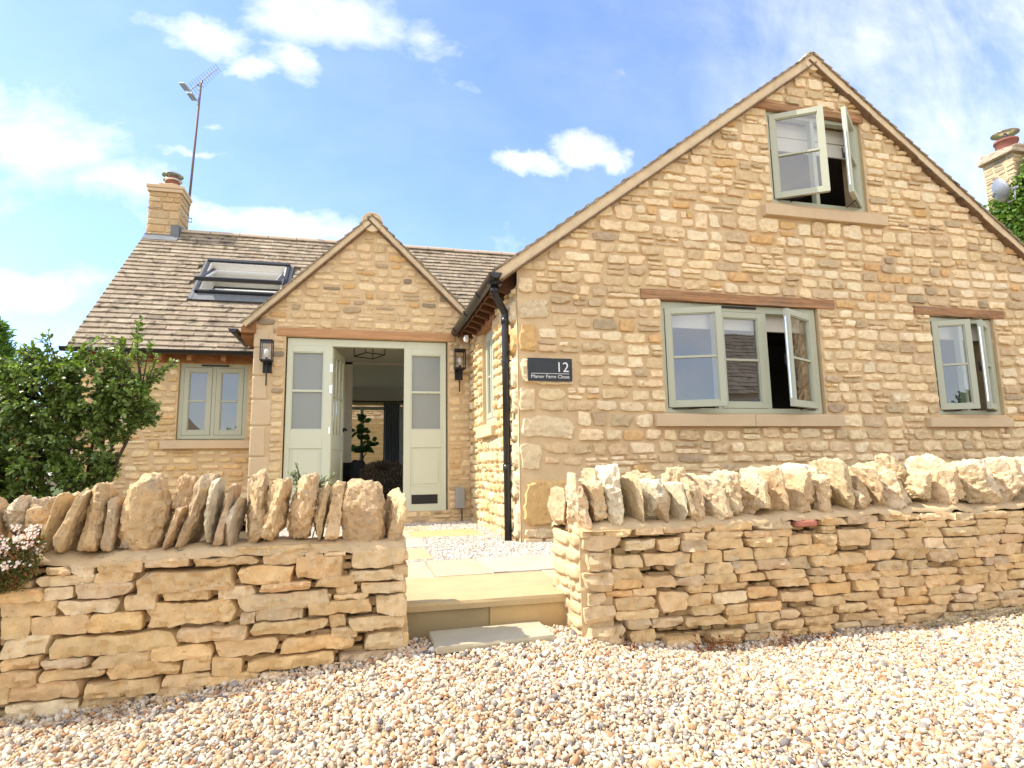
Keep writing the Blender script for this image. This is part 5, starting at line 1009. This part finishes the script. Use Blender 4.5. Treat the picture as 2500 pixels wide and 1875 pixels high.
mb = MB(); V = np.array([(1.07, FY+.10, -1.05), (6.2, FY+.10, -1.05), (6.2, 3.26, -1.05), (1.07, 3.26, -1.05), (1.07, FY+.10, -.32), (6.2, FY+.10, -.32), (6.2, 3.26, -.32), (1.07, 3.26, -.32)]); mb.add(V, BF); mb.build('wall_core', 'core', gr)
rng = np.random.default_rng(77); mb = MB()
brick = (2.262, 2.385, -.338, -.306, (.50, .20, .14))
PIER = [(1.035, 1.24, -.405, -.335), (1.055, 1.19, -.50, -.415), (1.04, 1.19, -.60, -.505), (1.06, 1.16, -.66, -.605), (1.04, 1.20, -.745, -.665), (1.045, 1.26, -.86, -.75)]
PIER = [(*p, (.60, .48, .33)) for p in PIER]
BIGR = [(1.262, 1.44, -.415, -.365), (1.445, 1.575, -.425, -.365), (1.43, 1.59, -.725, -.62), (1.94, 2.10, -.685, -.63), (2.13, 2.33, -.72, -.665), (1.27, 1.42, -.86, -.79), (1.45, 1.66, -.90, -.835), (1.35, 1.53, -.60, -.545), (2.5, 2.72, -.45, -.365), (1.70, 1.90, -.885, -.83), (3.1, 3.3, -.56, -.49)]
zcap = lambda u: -.298+.02*np.clip((np.asarray(u)-1.2)/1.5, 0, 1)
rubble(mb, (0, FY, 0), X_, -Y_, 1.22, 6.1, -.995, -.315, np.random.default_rng(5), [(1, (.44, .33, .2)), (1, (.5, .39, .25))], hr=(.03, .05), wr=(.05, .13), gap=.006, prot=-.040, depth=.012, jit=.08, back=.06, facets=3)
rubble(mb, (0, FY, 0), X_, -Y_, 1.04, 6.1, -1.0, -.295, rng, DP, hr=(.034, .070), wr=(.10, .23), gap=-.003, depth=.020, jit=.07, rough=.75, back=.11, facets=4, k=16, fx=.6, split=.06, strata=.004, fixed=PIER+BIGR, holes=[(2.24, 2.41, -.345, -.30)], top=zcap, wave=.010)
mb.build('wall_stones', 'drystone', gr, smooth=True).data.set_sharp_from_angle(angle=R(28))
mb = MB(); stone(mb, np.array((0., FY, 0)), X_, Z_, -Y_, *brick[:4], .01, .012, rng, brick[4], k=10, jit=.02, rough=.15, facets=0); o = mb.build('red_brick', 'stone', gr, smooth=True); o['label'] = 'single red brick near the top of the wall'
mb = MB(); rubble(mb, (1.035, 0, 0), Y_, -X_, FY-.01, 3.27, -.92, -.33, rng, [(60, (.60, .48, .33)), (40, (.64, .50, .33))], hr=(.07, .11), wr=(.12, .24), gap=.012, depth=.012, jit=.06, rough=.5, back=.05, facets=2)
mb.build('pier_stones', 'stone', gr, smooth=True)
mb = MB(); box(mb, 1.036, 1.08, FY+.0, 3.265, -1.0, -.33); box(mb, 1.0375, 1.20, FY+.0015, FY+.05, -1.0, -.34); mb.build('pier_mortar', 'mortar_pale', gr)
mb = MB(); rubble(mb, (0, 3.27, 0), -X_, Y_, -6.1, -1.04, -.72, -.34, rng, DP, hr=(.05, .08), wr=(.14, .34), gap=.008, depth=.015, jit=.08, back=.05); mb.build('rear_stones', 'drystone', gr, smooth=True)
mb = MB(); zr = lambda x: np.interp(x, [1.0, 1.2, 1.9, 2.6, 6.2], [-.31, -.300, -.295, -.275, -.27]); wall_top(mb, 1.03, 6.15, FY-.010, 3.28, zr, rng, 260, .020); mb.build('mortar_bed', 'mortar_pale', gr, smooth=True)
RCX = [(4.42+i*.15, 4.58+i*.15, -.275, -.0-(i % 3)*.02, -9, 1) for i in range(11)]
coping(RC+RCX, 3.03, .165, gr, rng, CPR, .96)
# ------------------------------------------------------------------ planting
def shrub(name, label, cat, base, blobs, ntw, lpt, lsize, pal, seed, stems=6, twig=.22, wid=.55, rad=.02, group=None, extra=(), mat='leaf'):
    rg = np.random.default_rng(seed); root = thing(name, label, cat, base, group); base = np.array(base)
    bl = np.array([b[:3] for b in blobs]); br = np.array([b[3:6] for b in blobs]); wt = np.array([b[6] for b in blobs]); wt = wt/wt.sum()
    tb = MB(); sp = []
    for i in range(stems):
        c = bl[rg.choice(len(bl), p=wt)]; tip = c+rg.normal(size=3)*.25*br.mean(0); m1 = base+(tip-base)*.35+rg.normal(size=3)*.05*np.linalg.norm(tip-base); m2 = base+(tip-base)*.7+rg.normal(size=3)*.06*np.linalg.norm(tip-base); m1[2] = max(m1[2], base[2]+.1)
        path = [base+rg.normal(size=3)*(.03, .03, 0), m1, m2, tip]; ts = np.linspace(0, 1, 12); pp = np.array([sum(b*np.array(p) for b, p in zip(((1-t)**3, 3*t*(1-t)**2, 3*t*t*(1-t), t**3), path)) for t in ts])
        pp += .012*rg.normal(size=pp.shape); tube(tb, pp, rad*(1-.8*ts), 6); sp.append(pp[3:])
    sp = np.concatenate(sp); LP, LD, LN, LS, LCc = [], [], [], [], []
    tips = []
    for i in range(ntw):
        j = rg.choice(len(bl), p=wt); v = rg.normal(size=3); v /= np.linalg.norm(v); tips.append(bl[j]+v*br[j]*rg.uniform(.35, 1.0)**.6)
    tips += [np.array(e) for e in extra]
    for ti, tp in enumerate(tips):
        near = sp[np.argmin(np.linalg.norm(sp-tp, axis=1)+rg.uniform(0, .15, len(sp)))]; d = tp-near; dl = np.linalg.norm(d)+1e-6
        mid = (near+tp)/2+rg.normal(size=3)*.05*dl+np.array((0, 0, .06*dl)); ts = np.linspace(0, 1, 6); pp = np.array([(1-t)**2*near+2*t*(1-t)*mid+t*t*tp for t in ts])
        tube(tb, pp, .0035*(1.5-ts), 4, cap=False); L = min(twig, dl)*rg.uniform(.8, 1.3); dirv = (tp-mid)/np.linalg.norm(tp-mid); tone = rg.uniform(.75, 1.25)
        n = max(4, int(lpt*rg.uniform(.7, 1.3))); f = rg.uniform(0, 1, n); P = tp-dirv*L*(1-f)[:, None]+rg.normal(0, .008, (n, 3)); sd_ = rg.normal(size=(n, 3)); sd_ -= (sd_@dirv)[:, None]*dirv; sd_ /= np.linalg.norm(sd_, axis=1)[:, None]
        LP.append(P); LD.append(dirv*rg.uniform(.3, .9, (n, 1))+sd_); LN.append(np.array((-.3, -.2, 1.))+rg.normal(0, .55, (n, 3))); LS.append(lsize*rg.uniform(.6, 1.25, n)); LCc.append(palette(n, pal, rg, .12)*tone)
    tb.build('branches', 'bark', root, smooth=True); lb = MB(); leaves(lb, np.concatenate(LP), np.concatenate(LD), np.concatenate(LN), np.concatenate(LS), wid, np.clip(np.concatenate(LCc), .003, .9)); lb.build('foliage', mat, root); return root
GP = [(36, (.12, .19, .045)), (34, (.18, .26, .06)), (12, (.075, .13, .03)), (18, (.26, .34, .11))]
bush = shrub('cotoneaster_bush', 'large green leafy bush growing behind the left end of the garden wall', 'bush', (-1.80, 4.6, PATIO),
  [(-2.12, 4.62, .50, .36, .34, .34, 34), (-1.72, 4.60, .52, .30, .28, .30, 26), (-1.50, 4.55, .50, .18, .2, .24, 9), (-2.32, 4.55, .12, .26, .3, .24, 14), (-1.95, 4.5, .10, .22, .25, .22, 9), (-1.62, 4.55, .34, .2, .2, .16, 8), (-2.5, 4.7, .5, .3, .3, .36, 26), (-2.3, 4.5, -.2, .3, .25, .2, 12), (-1.95, 4.5, -.12, .22, .2, .18, 8), (-1.72, 4.45, -.02, .16, .15, .14, 4), (-2.45, 4.6, -.02, .3, .3, .26, 12), (-2.1, 4.55, .0, .25, .25, .2, 8), (-1.62, 4.6, .84, .12, .14, .12, 3), (-2.1, 4.6, .80, .12, .14, .12, 3), (-2.0, 4.7, .22, .2, .2, .2, 7), (-1.88, 4.6, .58, .2, .2, .34, 14), (-1.68, 4.5, .06, .13, .15, .14, 5)],
  1000, 34, .036, GP, 61, stems=18, twig=.17, wid=.62, rad=.022, extra=[(-1.50, 4.6, 1.06), (-1.53, 4.6, 1.0), (-1.25, 4.5, .76), (-1.30, 4.52, .72), (-1.36, 4.5, .80), (-1.34, 4.5, .40), (-1.30, 4.5, .38), (-1.42, 4.5, .42), (-2.05, 4.6, .95), (-1.9, 4.6, .90), (-1.40, 4.5, .88), (-1.48, 4.5, .92), (-1.32, 4.5, .65)])
shrub('small_shrub', 'small grey green sprig poking up behind the wall coping before the front door', 'shrub', (-.36, 4.4, PATIO), [(-.36, 4.4, -.16, .10, .1, .08, 3), (-.28, 4.4, -.10, .12, .1, .09, 3), (-.42, 4.4, -.05, .06, .08, .10, 2)], 46, 14, .028, [(3, (.22, .27, .15)), (2, (.30, .36, .22)), (1, (.15, .20, .09))], 62, stems=7, twig=.12, wid=.35, rad=.006, extra=[(-.44, 4.4, .06), (-.16, 4.4, -.03), (-.47, 4.4, -.02)])
# sedum hanging over the wall
sd = thing('sedum_clump', 'clump of white flowering stonecrop hanging over the left end of the garden wall', 'plant', (-1.33, 2.84, -.45)); rg = np.random.default_rng(63)
n = 9000; a = rg.uniform(-1.62, -1.19, n); f = rg.uniform(0, 1, n); z = -.24-.20*f; lim = np.interp(z, [-.45, -.38, -.3, -.24], [-1.30, -1.215, -1.195, -1.20]); k_ = a < lim+rg.normal(0, .012, n); a, z = a[k_], z[k_]; n = len(a)
y = 2.82-.045*np.sin(np.clip((z+.46)/.24, 0, 1)*math.pi)+rg.normal(0, .008, n)
P = np.stack([a, y, z], 1); mb = MB(); leaves(mb, P, rg.normal(size=(n, 3))+(0, -.8, .3), rg.normal(size=(n, 3)), rg.uniform(.008, .018, n), .5, palette(n, [(4, (.11, .14, .035)), (3, (.17, .18, .06)), (3, (.34, .14, .06)), (1, (.06, .08, .02))], rg)); mb.build('stonecrop_leaves', 'leaf', sd)
mb = MB(); sm = MB()
for i in range(38):
    c = np.array((rg.uniform(-1.50, -1.20), rg.uniform(2.72, 2.79), rg.uniform(-.345, -.19)))
    b0_ = c+(rg.normal()*.02, .05, -.05); tube(sm, [b0_, (b0_+c)/2+(0, -.01, .0), c], .0015, 4, (.35, .16, .08), cap=False)
    for q in range(16):
        p = c+rg.normal(size=3)*(.013, .010, .008); m = 5; th_ = np.arange(m)*2*math.pi/m+rg.uniform(0, 6); nn = np.array((rg.normal()*.4, -1+rg.normal()*.3, .7)); nn /= np.linalg.norm(nn); a_ = np.cross(nn, (0, 0, 1.)); a_ /= np.linalg.norm(a_); b_ = np.cross(nn, a_)
        dv = np.cos(th_)[:, None]*a_+np.sin(th_)[:, None]*b_; leaves(mb, np.repeat(p[None], m, 0), dv+nn*.2, np.repeat(nn[None], m, 0), np.full(m, .0065), .55, palette(m, [(5, (.80, .74, .71)), (3, (.74, .52, .46))], rg, .04))
mb.build('flowers', 'petal', sd); sm.build('flower_stems', 'dry', sd)
# dead weeds and dry grass at the wall foot
def wisps(name, label, cat, xs, y0, n, h, pal, seed, spread=.05, lean=.5, leafy=0):
    rg = np.random.default_rng(seed); mb = MB(); lf_ = MB()
    for i in range(n):
        x = rg.uniform(*xs); b = np.array((x, y0+rg.uniform(-.05, .02), 0)); b[2] = gz(b[0], b[1])-.01; hh = h*rg.uniform(.4, 1); d = np.array((rg.normal()*lean, rg.normal()*.2-.1, 1)); d /= np.linalg.norm(d)
        P = [b, b+d*hh*.5, b+d*hh+(rg.normal()*spread, -.01, -abs(rg.normal())*spread*.6)]; c = palette(1, pal, rg)[0]; tube(mb, P, [.0018, .0014, .0006], 4, c, cap=False)
        if leafy: k = leafy; ff = rg.uniform(.2, 1, k)[:, None]; Q = b+d*hh*ff; leaves(mb, Q, rg.normal(size=(k, 3)), rg.normal(size=(k, 3)), rg.uniform(.010, .024, k), .5, palette(k, pal, rg))
    o = mb.build(name, 'dry', None, origin=True); tag(o, label, cat); return o
wisps('dead_weed', 'red brown withered weed at the foot of the right garden wall, nearest the gate gap', 'weed', (1.62, 1.78), 2.80, 14, .13, [(1, (.22, .08, .03)), (1, (.30, .15, .06))], 71, leafy=9)
wisps('dead_weed', 'red brown withered weeds spread along the middle foot of the right garden wall', 'weed', (1.9, 2.4), 2.80, 26, .10, [(1, (.20, .07, .03)), (1, (.32, .18, .08))], 72, leafy=7)
wisps('dead_weed', 'dark withered weed by the lower corner of the right hand pier', 'weed', (1.18, 1.27), 2.79, 9, .08, [(1, (.15, .06, .03))], 73, leafy=7)
wisps('dry_grass', 'straw coloured dry grass tuft at the far right end of the wall foot', 'grass tuft', (2.95, 3.75), 2.80, 230, .12, [(2, (.50, .40, .22)), (1, (.62, .54, .34)), (1, (.30, .26, .12))], 74, lean=.9, spread=.07)
wisps('dry_grass', 'few dry straws at the foot of the left garden wall', 'grass tuft', (-1.0, -.7), 2.78, 16, .12, [(1, (.50, .38, .2))], 75, lean=.6)
# timber fence and conifer behind the bush
mb = MB(); x = -7.0
while x < -3.5: box(mb, x, x+.075, 7.5, 7.52, -.66, .56); x += .088
for z in (-.4, .2): box(mb, -7, -3.5, 7.525, 7.57, z, z+.08)
for x in (-3.55, -5.2, -6.8): box(mb, x, x+.09, 7.575, 7.66, -.66, .40)
o = mb.build('timber_fence', 'fence', None, origin=True); tag(o, 'orange vertical slatted timber fence behind the leafy bush', 'fence')
def conifer(base, h, r, seed, label, pal, n=9000, sz=.12, name='conifer_tree'):
    rg = np.random.default_rng(seed); root = thing(name, label, 'tree', base); b = np.array(base); tb = MB(); tube(tb, [b, b+(0, 0, h*.5), b+(0, 0, h*.96)], [h*.035, h*.02, .01], 8)
    P, D = [], []
    for i in range(260):
        f = rg.uniform(.08, 1)**.8; a = rg.uniform(0, 2*math.pi); L = r*(1-f)**.7*rg.uniform(.6, 1.1)+.1; o_ = b+(0, 0, h*f); d = np.array((math.cos(a), math.sin(a), rg.uniform(-.1, .5))); tube(tb, [o_, o_+d*L], [.02, .005], 4, cap=False)
        m = n//260; q = rg.uniform(.25, 1, m)[:, None]; P.append(o_+d*L*q+rg.normal(size=(m, 3))*.10*L); D.append(d+rg.normal(size=(m, 3))*.6)
    P = np.concatenate(P); D = np.concatenate(D); tb.build('trunk', 'bark', root); lb = MB(); leaves(lb, P, D, rg.normal(size=P.shape), sz*rg.uniform(.5, 1.2, len(P)), .3, palette(len(P), pal, rg, .2)); lb.build('crown', 'leaf', root); return root
conifer((-7.35, 14, PATIO), 3.75, 1.5, 81, 'bright green conifer at the far left behind the bush', [(1, (.10, .20, .04)), (1, (.15, .27, .06))], 16000, .14)
def broadleaf(base, h, r, seed, label, pal, n=9000, sz=.14, name='garden_tree'):
    rg = np.random.default_rng(seed); root = thing(name, label, 'tree', base); b = np.array(base); tb = MB(); tube(tb, [b, b+(.05, 0, h*.3), b+(0, .05, h*.7)], [h*.03, h*.022, .02], 8); cs = []
    for i in range(22):
        v = rg.normal(size=3); v /= np.linalg.norm(v); c = b+np.array((0, 0, h*.62))+v*np.array((r, r, h*.33))*rg.uniform(.3, .85); cs.append((c, r*rg.uniform(.22, .42))); tube(tb, [b+(0, 0, h*.35), (b+(0, 0, h*.4)+c)/2, c], [.05, .03, .01], 5, cap=False)
    P = []
    for c, q in cs: m = n//22; v = rg.normal(size=(m, 3)); v /= np.linalg.norm(v, axis=1)[:, None]; P.append(c+v*q*rg.uniform(.5, 1.1, (m, 1)))
    P = np.concatenate(P); tb.build('trunk', 'bark', root); lb = MB(); leaves(lb, P, rg.normal(size=P.shape), rg.normal(size=P.shape)+(0, 0, .8), sz*rg.uniform(.5, 1.2, len(P)), .6, palette(len(P), pal, rg, .2)); lb.build('crown', 'leaf', root); return root
# ------------------------------------------------------------------ neighbour's chimney with ivy on the right
rng = np.random.default_rng(91)
NB = thing('neighbour_house', 'neighbouring stone house with tall weathered chimney at the far right', 'house', (15.2, 11.2, PATIO))
ca = R(-25); ex = np.array((math.cos(ca), math.sin(ca), 0)); ey = np.array((-math.sin(ca), math.cos(ca), 0)); NC = np.array((14.50, 9.90, 0.))
mb = MB()
def obx(mb, o, a0, a1, b0, b1, z0, z1): 
    V = [o+ex*a+ey*b+Z_*z for z in (z0, z1) for (a, b) in ((a0, b0), (a1, b0), (a1, b1), (a0, b1))]; mb.add(V, BF)
# front-left corner of the stack at NC; one face looks left, one towards the lane
ca2 = R(30); ex = np.array((math.cos(ca2), math.sin(ca2), 0)); ex = np.array((.80, -.60, 0.)); ex /= np.linalg.norm(ex); ey = np.array((.60, .80, 0.))
ex, ey = X_.copy(), Y_.copy(); A = np.array((14.44, 9.9, 0))
obx(mb, A, .02, 1.0, .02, .70, 3.0, 7.02); nc = mb.build('chimney_stack', 'mortar_pale', NB)
mb = MB(); NPAL = [(3, (.50, .42, .31)), (2, (.60, .50, .36)), (2, (.40, .35, .28)), (1, (.30, .27, .23))]
rubble(mb, A+ex*.02+ey*.03, ex, -ey, 0, 1.0, 4.4, 7.02, rng, NPAL, hr=(.08, .14), wr=(.15, .35), gap=.012, prot=.0, depth=.02, jit=.06)
rubble(mb, A+ex*.02+ey*.7, -ey, -ex, 0, .70, 4.4, 7.02, rng, NPAL, hr=(.08, .14), wr=(.15, .35), gap=.012, prot=-.01, depth=.02, jit=.06)
rubble(mb, A+ex*1.0, ey, ex, 0, .70, 4.4, 7.02, rng, NPAL, hr=(.08, .14), wr=(.15, .35), gap=.012, prot=-.01, depth=.02, jit=.06)
mb.build('rubble_stones', 'rock', nc, smooth=True)
mb = MB(); rock(mb, A+ex*.5+ey*.35+Z_*7.07, (.60, .43, .055), rng, (.52, .43, .32), n=20, k=14, facets=1, rough=.1, taper=.02); rock(mb, A+ex*.5+ey*.35+Z_*7.19, (.54, .38, .085), rng, (.48, .40, .30), n=20, k=14, facets=2, rough=.1, taper=.03); mb.build('chimney_cap', 'rock', nc, smooth=True)
c_ = tuple(A+ex*.36+ey*.35+Z_*7.22); mb = MB(); lathe(mb, [(.215, 0), (.22, .24), (.245, .25), (.245, .30), (.20, .30), (.20, .1)], c_, 24); mb.build('chimney_pot', 'clay', nc, smooth=True)
mb = MB(); lathe(mb, [(.10, .25), (.10, .40), (.04, .40), (.035, .50)], c_, 16); lathe(mb, [(0, .56), (.1, .545), (.28, .485), (.28, .478), (.1, .53), (0, .535)], c_, 24); mb.build('chimney_cowl', 'steel', nc, smooth=True)
mb = MB(); box(mb, 13.9, 20, 10.8, 15, PATIO, 3.4); mb.add([(13.7, 10.5, 3.3), (20.2, 10.5, 3.3), (20.2, 12.9, 5.0), (13.7, 12.9, 5.0)], [(0, 1, 2, 3)]); mb.add([(13.7, 15.3, 3.3), (20.2, 15.3, 3.3), (20.2, 12.9, 5.0), (13.7, 12.9, 5.0)], [(0, 3, 2, 1)]); mb.add([(13.9, 10.8, 3.4), (13.9, 15, 3.4), (13.9, 12.9, 4.95)], [(0, 1, 2)]); mb.build('house_wall', 'mortar_pale', NB)
mb = MB(); pm = A+ex*.62+ey*.2; tube(mb, [pm+Z_*7.1, pm+Z_*10.4+X_*1.1], .022, 8); o = mb.build('aerial_mast', 'mast', None, origin=True); tag(o, 'bare aerial mast standing by the neighbouring chimney at the right edge', 'mast')
rg = np.random.default_rng(92); n = 30000; q = rg.uniform(-.35, 2.3, n); w = rg.uniform(0, 1, n)
zlim = np.interp(q, [-.35, -.2, .0, .2, .4, .7, 1.0, 2.8], [6.0, 6.1, 6.35, 6.7, 6.95, 6.95, 6.6, 6.7]); z = 3.0+w*(zlim-3.0)+rg.normal(0, .06, n)
pb = A+ex*np.maximum(q, 0)[:, None]+ey*(np.where(q < 0, -q*2, 0)-.06-rg.gamma(2, .03, n))[:, None]-ex*np.where(q < .02, .05+rg.gamma(2, .03, n), 0)[:, None]; pb[:, 2] = z; iv = thing('ivy', 'bright green ivy climbing over the neighbouring chimney', 'climbing plant', (14.0, 9.8, PATIO))
nn = np.array(-ey)*1.0+(0, 0, .6)+rg.normal(0, .45, (n, 3)); lb = MB(); leaves(lb, pb, rg.normal(size=(n, 3))*(1, 1, .5)+(0, 0, -.7), nn, rg.uniform(.06, .12, n), .85, palette(n, [(4, (.13, .24, .035)), (3, (.19, .30, .05)), (2, (.08, .16, .03)), (1, (.27, .36, .09))], rg, .15)); lb.build('foliage', 'leaf', iv)
tb = MB()
for i in range(14): s_ = rg.uniform(.1, 2.4); b = A+ex*s_-ey*.06; tube(tb, [b+Z_*PATIO, b+Z_*3+ex*rg.normal()*.1, b+Z_*rg.uniform(4.5, 5.8)+ex*rg.normal()*.2], [.02, .015, .006], 5)
tb.build('stems', 'bark', iv)
# dish
mb = MB(); dc = np.array((13.60, 9.75, 5.90)); dn = np.array((.60, -.62, .40)); dn /= np.linalg.norm(dn); dn = np.array((-.15, .80, -.1)); dn = np.array((.86, -.42, .28)); dn /= np.linalg.norm(dn); da = np.cross(dn, Z_); da /= np.linalg.norm(da); db = np.cross(da, dn); V = []; m = 28
for k in range(7):
    r_ = k/6
    for j in range(m): th = 2*math.pi*j/m; V.append(dc+da*math.cos(th)*r_*.27+db*math.sin(th)*r_*.27+dn*(.10*r_*r_))
F = [(k*m+j, k*m+(j+1) % m, (k+1)*m+(j+1) % m, (k+1)*m+j) for k in range(6) for j in range(m)]; mb.add(V, F); dish = thing('satellite_dish', 'grey satellite dish fixed beside the ivy on the neighbouring chimney', 'satellite dish', tuple(dc)); o = mb.build('dish_reflector', 'galv', dish, smooth=True); s_ = o.modifiers.new('t', 'SOLIDIFY'); s_.thickness = .012
mb = MB(); e_ = dc+dn*.36-db*.06; tube(mb, [dc-db*.32+dn*.1, dc-db*.30+dn*.26, e_], .016, 6); tube(mb, [e_-dn*.06, e_+dn*.06], .035, 10); tube(mb, [dc-dn*.02, dc+ex*.15+ey*.2, A+ex*.02+ey*.1+Z_*5.8], .022, 6); mb.build('feed_arm', 'galv', dish)
# ------------------------------------------------------------------ across the lane: what the panes reflect
mb = MB(); box(mb, 10, 24, -17, -11.5, -.9, 3.1); oh = thing('house_across_lane', 'house across the lane mirrored in the middle pane of the wide window', 'house', (17, -14, -.9)); mb.build('house_wall', 'cream', oh)
mb = MB(); an_ = math.atan2(3.2, 3.2); tiles(mb, (9.6, -11.1, 2.85), X_, (0, -math.cos(an_), math.sin(an_)), (0, math.sin(an_), math.cos(an_)), 14.8, 4.6, np.random.default_rng(4), gauge=.28, tw=(.3, .5), th=.04); mb.add([(9.6, -11.1, 2.84), (24.4, -11.1, 2.84), (24.4, -14.35, 6.1), (9.6, -14.35, 6.1)], [(0, 1, 2, 3)], (.2, .16, .12)); mb.add([(9.6, -17.6, 2.84), (24.4, -17.6, 2.84), (24.4, -14.35, 6.1), (9.6, -14.35, 6.1)], [(0, 3, 2, 1)], (.2, .16, .12)); mb.build('roof', 'tile', oh)
mb = MB(); box(mb, -10, -6.1, -13, -10, -.9, .9); V = [(-10.2, -9.9, .8), (-5.9, -9.9, .8), (-8.05, -9.9, 2.9), (-10.2, -13, .8), (-5.9, -13, .8), (-8.05, -13, 2.9)]; mb.add(V, [np.array([(0, 1, 2), (3, 5, 4)]), np.array([(0, 2, 5, 3), (1, 4, 5, 2)])], (.2, .16, .12)); o = mb.build('stone_barn', 'mortar_pale', None, origin=True); tag(o, 'dark gabled barn mirrored in the left half of the closed window', 'barn')
TPAL = [(1, (.05, .10, .025)), (1, (.08, .14, .03))]
broadleaf((-4.4, -11, -.9), 3.4, 1.1, 101, 'round tree mirrored in the right half of the closed window', TPAL)
broadleaf((5.4, -11, -.9), 3.9, 1.3, 102, 'thin twiggy tree mirrored in the right hand window', TPAL, 5000)
